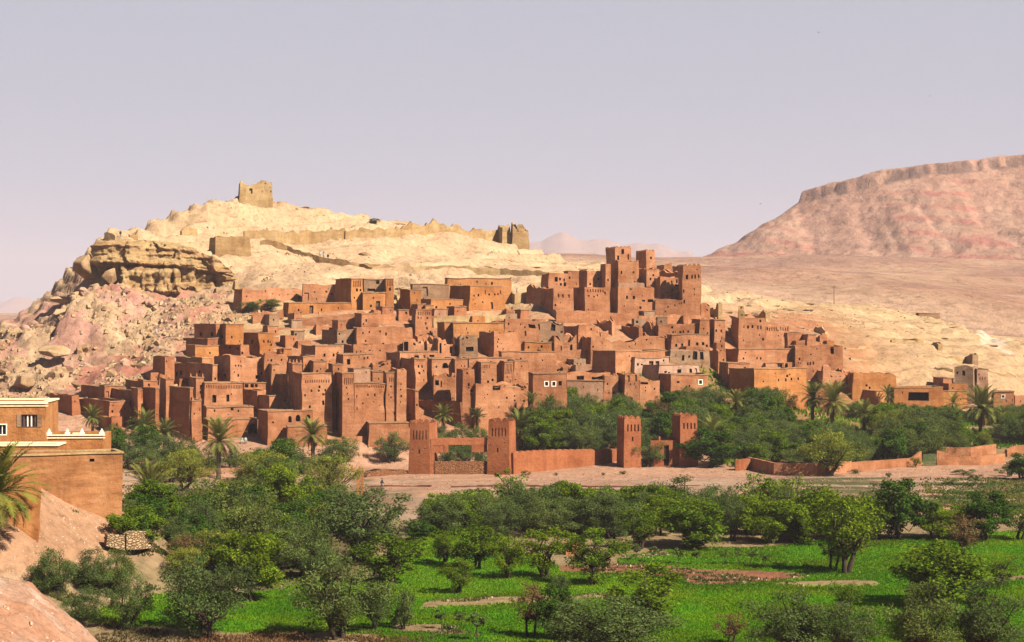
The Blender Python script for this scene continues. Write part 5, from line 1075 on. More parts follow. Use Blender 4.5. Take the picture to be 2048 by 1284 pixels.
KINDS = {   # name: (object name, leaf, w/h, crown start, clumps, leaves, leaf size per h, stems, split, aspect, upright)
    'olive': ('olive_tree', 'olive', 1.02, .03, 60, 11500, .0165, 3, .14, .34, .3), 'green': ('fruit_tree', 'green', .98, .06, 52, 10000, .018, 2, .18, .6, 0), 'dark': ('leafy_tree', 'dark', .9, .03, 50, 9500, .019, 2, .25, .6, 0),
    'tam': ('tamarisk_tree', 'yellow', .95, .05, 54, 9000, .018, 3, .2, .25, .6), 'sparse': ('thin_tree', 'green', .8, .14, 34, 1900, .019, 2, .3, .55, 0), 'rust': ('dry_tree', 'rust', .9, .2, 36, 2200, .019, 2, .3, .5, 0),
    'almond': ('almond_tree', 'green', .86, .12, 46, 6500, .016, 2, .26, .5, 0), 'sapling': ('olive_sapling', 'olive', .62, .36, 14, 1100, .03, 1, .45, .4, .3), 'bush': ('bush', 'olive', 1.25, .0, 30, 5500, .026, 3, .2, .4, .2), 'gbush': ('bush', 'scrub', 1.5, .0, 20, 2400, .035, 2, .15, .4, .2)}
CATS = {'olive_tree': 'olive tree', 'fruit_tree': 'tree', 'leafy_tree': 'tree', 'tamarisk_tree': 'tree', 'thin_tree': 'tree', 'dry_tree': 'tree', 'almond_tree': 'tree', 'olive_sapling': 'sapling', 'bush': 'bush'}
PROTO = {}
def proto(kind, v):
    if (kind, v) in PROTO: return PROTO[kind, v]
    nm, lf, wr, z0, ncl, nl, ls, st, sp, asp, up = KINDS[kind]; seed = (sorted(KINDS).index(kind) + 1) * 41 + v * 7
    r = np.random.default_rng(seed); w = 5 * wr; V, Q, T, c = crown_arrays(seed, w, 5.0, 5 * z0, ncl, nl, 5 * ls, asp, up)
    cr = bpy.data.meshes.new('crown'); o = mk('crown', V, Q, LM[lf], col=T); tb = limbs(seed, 5.0, c, .13 if kind != 'sapling' else .06, sp, st, 14 if kind in ('sparse', 'rust', 'almond') else 9).build('trunk', M['bark'], smooth=True)
    PROTO[kind, v] = [o, tb, False]; return PROTO[kind, v]
def tree(kind, x, y, z, h, wscale, label, group=None, v=None, rz=None):
    v = random.randrange(4 if kind in ('olive', 'green') else 2) if v is None else v; pr = proto(kind, v)
    rt = empty(KINDS[kind][0], (x, y, z - .05), random.uniform(0, 6.3) if rz is None else rz); k = h / 5.0; rt.scale = (k * wscale, k * wscale, k)
    tag(rt, label, CATS[KINDS[kind][0]], group)
    for i in (0, 1):
        src = pr[i]
        if pr[2]: c = src.copy(); COL.objects.link(c)
        else: c = src
        c.parent = rt
    pr[2] = True; return rt
def T(kind, px, yb, w, yt, label, group=None, v=None, dmin=120):
    x, y, z = cast(px, yb, dmin); h = (yb - yt) * y / F * 1.06; ws = (w * y / F) * 1.16 / (h * KINDS[kind][2]); return tree(kind, x, y, z, h, ws, label, group, v)
# near and middle trees, one by one
T('olive', 678, 1278, 200, 1116, 'big rounded grey-green olive at the bottom edge, left of middle'); T('olive', 408, 1276, 180, 1112, 'big rounded olive at the bottom edge, right of the earth mound')
T('olive', 258, 1262, 92, 1148, 'upright olive with a bare stem base on the green strip beside the mound'); T('olive', 168, 1256, 86, 1176, 'small olive right at the edge of the earth mound')
T('olive', 108, 1190, 96, 1102, 'leftmost bushy olive on the slope below the brick house'); T('olive', 180, 1188, 96, 1098, 'middle bushy olive on the slope below the brick house'); T('olive', 232, 1186, 88, 1100, 'right bushy olive on the slope below the brick house')
T('bush', 806, 1258, 64, 1184, 'loose olive bush beside the bare earth patch at lower middle'); T('olive', 752, 1262, 70, 1172, 'leaning olive just right of the big bottom olive')
T('green', 775, 1166, 136, 1066, 'bright green tree with dark stems between the big olives and the crop'); T('olive', 728, 1122, 230, 978, 'largest dark olive in the left thicket'); T('olive', 604, 1158, 140, 1044, 'greyish olive in front of the largest dark olive')
T('green', 508, 1204, 140, 1066, 'bright green leafy tree above the big bottom left olive', v=1); T('olive', 478, 1110, 150, 958, 'tall grey olive in the middle of the left thicket'); T('olive', 395, 1100, 110, 1000, 'olive left of the tall grey olive in the left thicket')
T('green', 572, 1046, 110, 935, 'yellowish green tree below the upright young palm', v=2); T('tam', 660, 1010, 120, 902, 'yellow-green feathery tamarisk by the brick pillars'); T('olive', 612, 1080, 90, 1000, 'olive between the orange garden wall and the tall grey olive')
T('dark', 290, 1062, 110, 985, 'dark green tree right against the corner of the brick house'); T('olive', 262, 1050, 70, 1000, 'small olive squeezed at the brick house corner'); T('rust', 372, 1136, 90, 1068, 'brownish half-bare bush at the end of the house slope'); T('dark', 440, 1150, 110, 1070, 'dark leafy tree beside the brownish half-bare bush')
T('green', 560, 1130, 90, 1060, 'light green low tree between the two greyish olives', v=3); T('tam', 392, 1040, 90, 975, 'yellowish tamarisk in the thicket near the low palm'); T('olive', 350, 1048, 80, 970, 'olive right of the low spreading palm'); T('olive', 545, 1000, 70, 935, 'small olive beside the upright young palm')
T('green', 888, 1052, 96, 986, 'rounded bright tree at the left end of the field tree line'); T('olive', 958, 1062, 110, 985, 'olive second from the left in the field tree line'); T('sparse', 1018, 1040, 90, 940, 'airy thin tree standing out before the river bank'); T('dark', 1126, 1046, 64, 962, 'dense upright bright tree standing out before the river bank')
T('almond', 1090, 1158, 116, 1056, 'round fruit tree with forked stems at the left of the small clay hut'); T('almond', 1012, 1158, 76, 1062, 'slim fruit tree left of the round forked fruit tree'); T('green', 950, 1140, 110, 1050, 'bushy green tree in the crop, left of the slim fruit tree', v=1); T('almond', 912, 1188, 72, 1108, 'small lone fruit tree in the crop at left middle'); T('almond', 885, 1130, 80, 1060, 'fruit tree just left of the bushy green tree in the crop')
T('almond', 1192, 1172, 120, 1046, 'tall fruit tree right of the small clay hut'); T('olive', 1152, 1070, 120, 1000, 'olive behind the small clay hut'); T('olive', 1222, 1072, 140, 985, 'broad olive behind the tall fruit tree by the hut'); T('green', 1384, 1098, 160, 1002, 'broad brightest green tree in the middle of the tree line', v=0)
T('olive', 1362, 1050, 150, 955, 'highest olive crown of the field tree line'); T('almond', 1278, 1098, 92, 1018, 'fruit tree left of the broad brightest green tree'); T('olive', 1462, 1084, 72, 980, 'narrow olive right of the broad brightest green tree'); T('green', 1536, 1088, 116, 1002, 'green tree left of the big forked tree, with a bare earth edge', v=2); T('sparse', 1520, 1050, 90, 940, 'dark airy tree rising before the river bank at right'); T('sparse', 1582, 1040, 80, 946, 'pale half-bare tree rising before the river bank at right', v=1)
T('green', 1604, 1086, 116, 1008, 'green tree just left of the big forked tree'); T('almond', 1690, 1146, 150, 984, 'big forked tree with a tall dark trunk in the green crop'); T('sparse', 1668, 1142, 70, 1060, 'thin second stem tree left of the big forked tree'); T('green', 1668, 1078, 150, 975, 'light green broad tree behind the big forked tree', v=3); T('dark', 1806, 1080, 116, 958, 'dense dark tree right of the big forked tree'); T('green', 1872, 1080, 92, 1012, 'round green tree right of the dense dark tree', v=1)
T('dark', 1972, 1082, 116, 982, 'dark round tree near the right edge, before the scrubby bank'); T('sparse', 2040, 1082, 80, 1012, 'thin tree cut by the right edge before the scrubby bank'); T('rust', 1928, 1116, 90, 1030, 'reddish half-bare tree in front of the dark round tree'); T('green', 1878, 1214, 220, 1084, 'broad light green tree in the crop at lower right', v=0); T('almond', 1305, 1262, 176, 1130, 'broad yellowish tree with leaning branches at bottom middle', v=1)
T('rust', 1062, 1276, 80, 1166, 'nearly bare twiggy tree at bottom middle', v=1); T('dark', 1108, 1280, 80, 1170, 'dark bright-leaved tree beside the nearly bare twiggy tree'); T('olive', 1222, 1312, 260, 1196, 'wide olive cut by the bottom edge, right of middle'); T('olive', 1150, 1312, 120, 1215, 'left neighbour of the wide olive cut by the bottom edge'); T('olive', 1590, 1316, 200, 1184, 'wide olive cut by the bottom edge, below the pale sandy strip'); T('olive', 1690, 1318, 140, 1206, 'olive cut by the bottom edge, right of the wide one below the sandy strip')
T('sparse', 1694, 1232, 76, 1160, 'thin leafy tree right under the pale sandy strip'); T('olive', 1840, 1316, 170, 1166, 'tall olive cut by the bottom edge under the broad light green tree'); T('olive', 1968, 1314, 170, 1160, 'greyest olive at the bottom right corner'); T('rust', 1462, 1290, 64, 1226, 'low gnarled half-bare tree in the crop at bottom middle'); T('sapling', 952, 1284, 46, 1222, 'dark sapling at the bottom edge by the crop'); T('sparse', 2010, 1172, 80, 1110, 'scraggy tree by the bare strip at the right edge')
T('sapling', 880, 1258, 30, 1216, 'left one of two pale saplings on the bare patch'); T('sapling', 918, 1262, 34, 1218, 'right one of two pale saplings on the bare patch'); T('bush', 1120, 1186, 40, 1145, 'grey little bush in the crop below the round forked fruit tree'); T('dark', 840, 1082, 60, 1040, 'little dark tree on the meadow left of the tree line')
for px, yb in ((1272, 1122), (1308, 1126), (1356, 1130), (1392, 1131), (1450, 1131), (1476, 1130), (1505, 1131), (1530, 1139)):
    T('sapling', px, yb, 26, yb - 36, 'young pale olive sapling in the row along the ploughed strip', 'young olive saplings along the ploughed strip')
for i, (px, yb, w, yt, k) in enumerate([(985, 1050, 80, 985, 'green'), (1060, 1062, 110, 985, 'olive'), (1100, 1060, 80, 992, 'dark'), (1010, 1075, 90, 1005, 'olive'), (1290, 1062, 100, 985, 'olive'), (1320, 1072, 90, 990, 'green'), (1430, 1062, 90, 978, 'olive'), (1500, 1066, 80, 990, 'olive'), (1740, 1080, 80, 1000, 'green'), (1920, 1078, 60, 1010, 'green'), (1185, 1066, 90, 992, 'olive'), (925, 1066, 80, 1000, 'green'), (1255, 1068, 70, 1000, 'dark'), (1560, 1070, 70, 1004, 'olive')]):
    T(k, px, yb, w, yt, {'olive': 'grey-green olive merging into the line of trees along the far field edge', 'green': 'bright green tree merging into the line of trees along the far field edge', 'dark': 'dark green tree merging into the line of trees along the far field edge'}[k], 'trees in the line along the far field edge')
for i in range(34):
    px = random.uniform(850, 1760); yb = random.uniform(1040, 1078); k = random.choice(['olive', 'olive', 'green', 'almond']); w = random.uniform(75, 115)
    if k == 'almond': k = 'green'
    T(k, px, yb, w, yb - random.uniform(62, 88), {'olive': 'grey-green olive merging into the line of trees along the far field edge', 'green': 'bright green tree merging into the line of trees along the far field edge'}[k], 'trees in the line along the far field edge')
# left thicket and the foot of the village
for i, (px, yb, w, yt, k) in enumerate([(785, 926, 78, 866, 'olive'), (682, 926, 84, 872, 'olive'), (572, 938, 84, 876, 'olive'), (520, 944, 60, 896, 'olive'), (465, 940, 60, 896, 'olive'), (600, 948, 60, 908, 'olive'), (380, 938, 76, 880, 'olive'), (325, 936, 84, 872, 'olive'), (360, 930, 60, 868, 'rust'), (268, 940, 84, 872, 'olive'), (230, 936, 60, 856, 'dark'), (300, 920, 60, 850, 'dark'), (275, 905, 60, 838, 'olive'), (230, 900, 50, 848, 'olive'), (420, 945, 50, 905, 'olive'), (300, 950, 60, 905, 'olive'), (340, 965, 70, 915, 'olive'), (655, 935, 50, 898, 'olive')]):
    T(k, px, yb, w, yt, ['olive bush just left of the left gate tower', 'olive behind the round-crowned palm, at the foot of the central kasbah', 'dark olive in front of the corner house, right of the arched gate', 'low olive below the arched gate', 'low olive right of the big palm trunk', 'low olive left of the round-crowned palm', 'olive in the grove left of the big palm', 'olive in the grove below the left kasbah', 'brownish thin tree in the grove below the left kasbah', 'olive behind the brick house roof end', 'dark tree right behind the white stepped terrace', 'dark tree under the pair of palms', 'olive left of the pair of palms', 'small olive nearest the leftmost grove palm', 'low olive just left of the big palm trunk', 'low olive in front of the left grove', 'olive at the near edge of the left grove', 'low olive right of the round-crowned palm'][i], dmin=210)
for i in range(58):
    px = random.uniform(250, 690); yb = random.uniform(960, 1165)
    if px < 370 and yb > 1060: px += 120
    if px > 640 and yb > 1060: px -= 120
    if yb < 1030 and (385 < px < 490 or 590 < px < 690 or 235 < px < 360): yb += 75
    k = random.choice(['olive', 'olive', 'green', 'dark', 'tam']); w = random.uniform(70, 120)
    T(k, px, yb, w, yb - w * .8, {'olive': 'grey-green olive packed in the left thicket', 'green': 'bright green tree packed in the left thicket', 'dark': 'dark green tree packed in the left thicket', 'tam': 'yellow-green tamarisk packed in the left thicket'}[k], 'trees packed in the left thicket', dmin=165)
# walled grove below the village, right half
cnt = 0; pts = []; tries = 0
TOPX = [1040, 1100, 1140, 1200, 1260, 1292, 1330, 1400, 1500, 1600, 1640, 1750, 1850, 1950, 2100]; TOPY = [812, 792, 768, 774, 786, 802, 778, 765, 763, 774, 800, 800, 808, 812, 803]
while cnt < 285 and tries < 20000:
    tries += 1
    Y_ = random.uniform(319, 404); px = random.uniform(1045, 2090); X_ = (px - CX) / F * Y_
    back = np.interp(px, [1040, 1100, 1150, 1300, 1430, 1620, 1700, 1900, 2100], [354, 364, 386, 394, 399, 400, 394, 398, 404]); front = np.interp(px, [1040, 1235, 1290, 1400, 1470, 1500, 1700, 1850, 2100], [332, 336, 346, 343, 342, 322, 320, 335, 350])
    if Y_ > back or Y_ < front: continue
    if 1540 < px < 1575 and 372 < Y_ < 377: continue
    if 1750 < px < 1880 and 370 < Y_ < 380: continue
    if any((X_ - a) ** 2 + (Y_ - b) ** 2 < 2.7 ** 2 for a, b in pts): continue
    k = random.choices(['olive', 'green', 'dark', 'tam', 'rust'], [66, 14, 13, 4, 3])[0]; h = random.uniform(4.6, 7.2) * (.72 if Y_ < 330 else 1); zg = zn(X_, Y_)
    lim = ZC - (np.interp(px, TOPX, TOPY) + random.uniform(0, 10) - CY) / F * Y_ - zg
    h = min(h, lim)
    for (pa, pb, pd, yl) in ((1570, 1705, 390, 836), (1690, 1765, 382, 852), (1905, 2012, 375, 852), (1385, 1465, 338, 900), (1445, 1495, 385, 828)):   # keep the palm crowns in view
        if pa < px < pb and Y_ < pd: h = min(h, ZC - (yl + random.uniform(0, 10) - CY) / F * Y_ - zg)
    if h < 2.0: continue
    pts.append((X_, Y_))
    tree(k, X_, Y_, zg, h, random.uniform(1.05, 1.3) * (1.25 if h < 3.8 else 1), {'olive': 'grey-green olive crowded in the walled grove below the village', 'green': 'bright green tree crowded in the walled grove below the village', 'dark': 'dark green tree crowded in the walled grove below the village', 'tam': 'yellow-green feathery tree crowded in the walled grove below the village', 'rust': 'brownish thin tree crowded in the walled grove below the village'}[k], 'trees crowded in the walled grove below the village'); cnt += 1
T('tam', 1660, 952, 130, 858, 'tall yellowish tamarisk bulging over the low garden wall', dmin=300); T('olive', 1300, 934, 62, 872, 'round olive in front of the second gate', dmin=300); T('dark', 1415, 934, 110, 858, 'dark shrub mass covering the right tower of the second gate', dmin=300); T('tam', 1440, 930, 70, 868, 'brownish reedy shrub beside the right tower of the second gate', dmin=300); T('dark', 2046, 960, 70, 905, 'dark shrub at the right edge by the bend of the wall', dmin=280)
for px, yb, w, h, lb in ((1050, 951, 22, 8, 'low green tuft on the bank right of the river gate'), (1112, 951, 12, 5, 'tiny tuft on the bank below the scalloped wall'), (1245, 949, 18, 6, 'flat tuft on the bank before the second gate'), (1207, 951, 10, 5, 'tiny tuft left of the flat tuft on the bank'), (1832, 935, 22, 16, 'grey bush against the wall left of the green gate'), (1710, 947, 30, 7, 'flat bush on the bank below the low garden wall'), (1776, 955, 16, 8, 'small bush on the bank below the sunlit garden wall'), (1925, 950, 52, 9, 'wide flat bush on the bank below the green gate'), (1900, 970, 36, 9, 'second flat bush on the bank toward the right'), (1950, 962, 30, 11, 'scrubby bush on the bank near the right edge'), (2020, 953, 50, 18, 'thick scrub bush at the right end of the bank')):
    T('gbush', px, yb, w, yb - h * 1.3, lb, dmin=240)
# dark bushes on the slopes
for px, yb, w, h, lb in ((590, 625, 20, 10, 'dark bush under the long rough wall'), (540, 617, 60, 14, 'wide dark brush strip under the long rough wall'), (500, 622, 50, 14, 'dark brush clump at the left end of the long rough wall'), (750, 446, 26, 7, 'dark bush on the ridge line')):
    T('bush', px, yb, w, yb - h * 1.3, lb, dmin=380)
for px, yb, w, yt, lb in ((892, 934, 60, 884, 'olive seen through the opening of the river gate, left'), (930, 932, 56, 882, 'olive seen through the opening of the river gate, right'), (962, 932, 40, 892, 'small olive at the right edge of the river gate opening'), (885, 905, 50, 852, 'left olive rising over the screen wall of the river gate'), (918, 903, 56, 848, 'middle olive rising over the screen wall of the river gate'), (955, 902, 50, 852, 'right olive rising over the screen wall of the river gate')):
    T('olive', px, yb, w, yt, lb, dmin=322)
# ------------------------------------------------------------------ palms
def palm(px, yc, yb, L, label, up=.0, n=44, group=None, dmin=120, fr=False, D=None, dead=12, seed=None, dates=False):
    x, y, z = cast(px, yb, dmin) if D is None else P(px, yb, D)
    s = y / F; ht = (yb - yc) * s; Lm = L * s; r = np.random.default_rng(int(px * 3 + yb) if seed is None else seed)
    rt = empty('date_palm', (x, y, z)); tag(rt, label, 'palm', group)
    b = MB(); k = 14; zz = np.linspace(-.3, ht, k); rad = (.26 + .05 * (np.arange(k) % 2)) * np.linspace(1.15, .85, k) * max(.7, min(1.3, Lm / 3))
    lean = r.normal(size=2) * .03 * ht; pts_ = np.c_[lean[0] * (zz / max(ht, .1)) ** 2, lean[1] * (zz / max(ht, .1)) ** 2, zz]; b.tube(pts_, rad, 9); b.build('trunk', M['palmbark'], rt)
    top = pts_[-1]
    def frond(el, az, L_, droop, width):
        t = np.linspace(0, 1, 15); e = el - droop * t ** 1.3; d = np.stack([np.cos(e) * math.cos(az), np.cos(e) * math.sin(az), np.sin(e)], -1); p = top + np.vstack([[0, 0, 0], np.cumsum(d[:-1] * L_ / 14, 0)])
        side = np.array((-math.sin(az), math.cos(az), 0.0)); V = []; 
        for i in range(1, 15):
            ln = width * (math.sin(math.pi * min(1, t[i] * .9 + .08)) ** .6) * (.9 + .2 * r.random())
            for j in (0, .5):
                base = p[i] if j == 0 else (p[i] + p[i - 1]) / 2
                for sg in (-1, 1):
                    dr = d[i] * .75 + sg * side * .75 + np.cross(d[i], side) * (-.25) * -1 + r.normal(size=3) * .07; dr /= np.linalg.norm(dr); w_ = d[i] * .035 * L_ / 3 * 1.35
                    V.append([base - w_, base + w_, base + dr * ln + w_ * .3 - np.array((0, 0, .12 * ln)), base + dr * ln - w_ * .3 - np.array((0, 0, .12 * ln))])
        for i in range(14): V.append([p[i] + side * .03 * L_ / 3, p[i] - side * .03 * L_ / 3, p[i + 1] - side * .02 * L_ / 3, p[i + 1] + side * .02 * L_ / 3])
        return np.array(V).reshape(-1, 3)
    A = []
    for i in range(n):
        f = (i + .5) / n; el = R(84) - R(105 - 75 * up) * f ** 1.05 + r.normal() * .1; A.append(frond(el, i * 2.39996 + r.normal() * .2, Lm * (.75 + .3 * math.sin(math.pi * min(1, f + .2)) ) * (.92 + .16 * r.random()), .55 + .55 * f + .25 * r.random(), .19 * Lm))
    if fr:
        for a in A: mk('frond', a, np.arange(len(a)).reshape(-1, 4), LM['palm'], rt, col=np.tile((.8 + .5 * r.random(), .85 + .35 * r.random(), .8), (len(a), 1)))
    else:
        V = np.vstack(A); tn = np.concatenate([np.full(len(a), .75 + .5 * r.random()) for a in A])[:, None] * np.array((1, 1, 1)); mk('crown', V, np.arange(len(V)).reshape(-1, 4), LM['palm'], rt, col=tn)
    if dead:
        B_ = [frond(R(-38) - .4 * r.random(), i * 2.4 + .7, Lm * .62 * (.8 + .4 * r.random()), .7, .10 * Lm) for i in range(dead)]; V = np.vstack(B_); mk('dead_skirt', V, np.arange(len(V)).reshape(-1, 4), LM['rust'], rt, col=np.full((len(V), 3), .95))
    if dates:
        for i in range(5):
            a = i * 1.25; d_ = MB()
            for q in range(5): d_.tube([top + np.array((.2 * math.cos(a), .2 * math.sin(a), -.1)), top + np.array((.55 * math.cos(a + q * .1), .55 * math.sin(a + q * .1), -.35)), top + np.array((.6 * math.cos(a + q * .12), .6 * math.sin(a + q * .12), -1.0 - .1 * q))], [.03, .07, .05], 5)
            d_.build('date_bunch', M['dates'], rt)
    return rt
palm(-8, 988, 1075, 118, 'near palm whose fronds reach in from the left edge', n=64, fr=True, D=156, dead=6)
palm(437, 882, 958, 58, 'big palm with a thick shaggy trunk below the left kasbah', n=50); palm(626, 872, 928, 44, 'round-crowned palm in front of the corner house', n=56); palm(288, 852, 905, 40, 'left one of a pair of palms below the twin slim houses', dmin=230, dead=16); palm(328, 866, 912, 36, 'right one of a pair of palms below the twin slim houses', dmin=230, dead=16); palm(185, 836, 885, 32, 'palm before the low house at far left', dmin=230)
palm(300, 985, 1010, 70, 'low spreading palm behind the brick house corner', n=54, dead=18, dmin=180); palm(888, 832, 866, 30, 'palm with fronds swept left behind the left gate tower', dmin=300); palm(955, 834, 862, 25, 'small upright palm before the tall blank kasbah front', up=.6, n=34, dmin=300); palm(1006, 800, 850, 24, 'slim tall palm before the tall blank kasbah front', up=.75, n=28, dead=4, dmin=300)
palm(1061, 806, 872, 28, 'tall shaggy palm at the right corner of the tall blank kasbah front', up=.75, n=28, dead=16, dmin=300); palm(1095, 808, 862, 24, 'slim palm at the left edge of the grove', up=.6, n=28, dmin=300); palm(1041, 858, 898, 44, 'palm with yellow date bunches right behind the right gate tower', up=.6, n=40, dates=True, dmin=300); palm(510, 948, 985, 36, 'upright young palm in the left thicket', up=.8, n=30, dead=4)
GP = None
palm(1665, 806, 858, 52, 'right one of the two big palms in the grove', n=54, dmin=300, dead=14); palm(1625, 796, 852, 40, 'left one of the two big palms in the grove', n=50, dmin=300); palm(1728, 828, 862, 36, 'low wide palm right of the two big grove palms', n=44, dmin=300); palm(1961, 818, 880, 56, 'biggest palm at far right with pale hanging fronds', n=60, dmin=300, dead=26); palm(1425, 868, 925, 44, 'palm half buried in bushes by the second gate', n=44, dmin=300); palm(1470, 806, 850, 34, 'palm sunk among the olives under the long garden-side house', n=40, dmin=300); palm(1775, 790, 830, 26, 'small palm before the low long dark front', n=34, dmin=330); palm(1905, 806, 840, 26, 'small palm left of the biggest far right palm', n=34, dmin=330); palm(480, 965, 985, 32, 'second young palm low in the left thicket', up=.5, n=30, dmin=220)
# ------------------------------------------------------------------ crop and scrub
def tufts(name, pts, h0, h1, wd, mat, nb=3):
    n = len(pts); pts = np.array(pts); V = np.zeros((n, nb, 4, 3)); T_ = np.ones((n, nb, 4, 3))
    for b in range(nb):
        a = rng.random(n) * 6.283; h = h0 + (h1 - h0) * rng.random(n); lean = .55 * h * rng.random(n); d = np.stack([np.cos(a), np.sin(a), 0 * a], -1); sd = np.stack([-np.sin(a), np.cos(a), 0 * a], -1); o = pts + d * wd * .6 + rng.normal(size=(n, 3)) * np.array((.06, .06, 0)); tip = o + d * lean[:, None] + np.array((0, 0, 1.)) * h[:, None]
        V[:, b, 0] = o - sd * wd; V[:, b, 1] = o + sd * wd; V[:, b, 2] = tip + sd * wd * .45; V[:, b, 3] = tip - sd * wd * .45
        T_[:, b] *= (.7 + .6 * rng.random(n))[:, None, None]
    big = (.86 + .3 * fbm(pts[:, 0] / 9, pts[:, 1] / 9, 2.0, 3))[:, None, None, None]; T_ = T_ * big
    T_[..., 0] *= (1 + .35 * np.clip(fbm(pts[:, 0] / 5, pts[:, 1] / 5, 12.0, 3), -.6, 1.5))[:, None, None]
    V = V.reshape(-1, 3); return tag(mk(name, V, np.arange(len(V)).reshape(-1, 4), LM[mat], col=np.clip(T_.reshape(-1, 3), .25, 2)), kind='stuff')
ii = np.argwhere((fm > 0) & (bmk == 0) & (YY > 140) & (YY < 240)); m_ = []
for (iy, ix) in ii:
    d = YY[iy, ix]; k = 26 if d < 175 else 16
    k = k * GS * GS * (1.1 if (float(ZS[iy, ix]) < 5) else .3)
    for _ in range(int(k + random.random())): m_.append((gx[ix] + random.uniform(-.5, .5) * GS, gy[iy] + random.uniform(-.5, .5) * GS))
m_ = np.array(m_); zz_ = _lookup(Zfin, m_[:, 0], m_[:, 1]); tufts('crop_grass', np.c_[m_, zz_ - .02], .08, .2, .06, 'grass')
pts = []
while len(pts) < 9000:
    X_ = random.uniform(20, 95); Y_ = random.uniform(246, 300); px = X_ / Y_ * F + CX; py = CY + (ZC - 3.4) * F / Y_
    wgt = sstep(1830, 1990, px + 60 * float(fbm(X_ / 6, Y_ / 4, 3.0, 3))) * sstep(945, 962, py) * (.3 + .9 * sstep(-.1, .3, float(fbm(X_ / 5, Y_ / 3, 9.0, 3))))
    if random.random() < wgt: pts.append((X_, Y_, zn(X_, Y_)))
tufts('bank_scrub', pts, .1, .32, .10, 'scrub')
edge_ = np.argwhere((fm > 0) & (bmk > 0) & (YY > 140) & (YY < 240)); pts = []
for _ in range(5200):
    iy, ix = edge_[random.randrange(len(edge_))]; pts.append((gx[ix] + random.uniform(-.9, .9), gy[iy] + random.uniform(-.9, .9), float(ZS[iy, ix]) + .05))
P_ = np.array(pts); P_[:, 2] = _lookup(Zfin, P_[:, 0], P_[:, 1]); P_ = P_[fbm(P_[:, 0] / 2.5, P_[:, 1] / 2.5, 3.0, 2) > .05]; tufts('dry_weeds', P_, .06, .25, .05, 'scrub')
st_ = [tuple(p) for p in P_[::6]]; stones('field_stones', [(a + .3, b - .2, c) for a, b, c in st_], .06, .30, 'pebble')
pts = []
while len(pts) < 3500:
    px = random.uniform(180, 960); py = random.uniform(1258, 1300); X_, Y_ = G(px, py)
    if random.random() < .35 + float(fbm(X_ / 4, Y_ / 3, 78.0, 2)): pts.append((X_, Y_, zn(X_, Y_)))
tufts('dry_grass', pts, .06, .24, .06, 'rust')
pts = []
while len(pts) < 10000:
    Y_ = random.uniform(318, 402); px = random.uniform(1040, 2090); X_ = (px - CX) / F * Y_
    if Y_ < np.interp(px, [1040, 1235, 1290, 1400, 1480, 1700, 1850, 2100], [330, 336, 344, 340, 319, 318, 333, 350]) : continue
    if Y_ > np.interp(px, [1040, 1100, 1150, 1300, 1430, 1620, 1700, 1900, 2100], [352, 360, 380, 388, 392, 392, 394, 398, 402]): continue
    if random.random() < .4 + float(fbm(X_ / 6, Y_ / 6, 8.0, 2)): pts.append((X_, Y_, zn(X_, Y_)))
tufts('grove_undergrowth', pts, .2, .7, .12, 'grass')
pts = []
while len(pts) < 5000:
    px = random.uniform(215, 740); py = random.uniform(925, 1170); X_, Y_ = G(px, py)
    if zs(X_, Y_) < 6.5 and random.random() < .35 + float(fbm(X_ / 6, Y_ / 6, 18.0, 2)): pts.append((X_, Y_, zn(X_, Y_)))
tufts('thicket_undergrowth', pts, .1, .3, .12, 'scrub')
pts = []
while len(pts) < 2200:
    X_ = random.uniform(-42, -31); Y_ = random.uniform(155, 175)
    if zs(X_, Y_) > 5 and random.random() < .2 + float(fbm(X_ / 3, Y_ / 3, 28.0, 2)): pts.append((X_, Y_, zn(X_, Y_)))
tufts('bank_weeds', pts, .08, .25, .05, 'scrub')
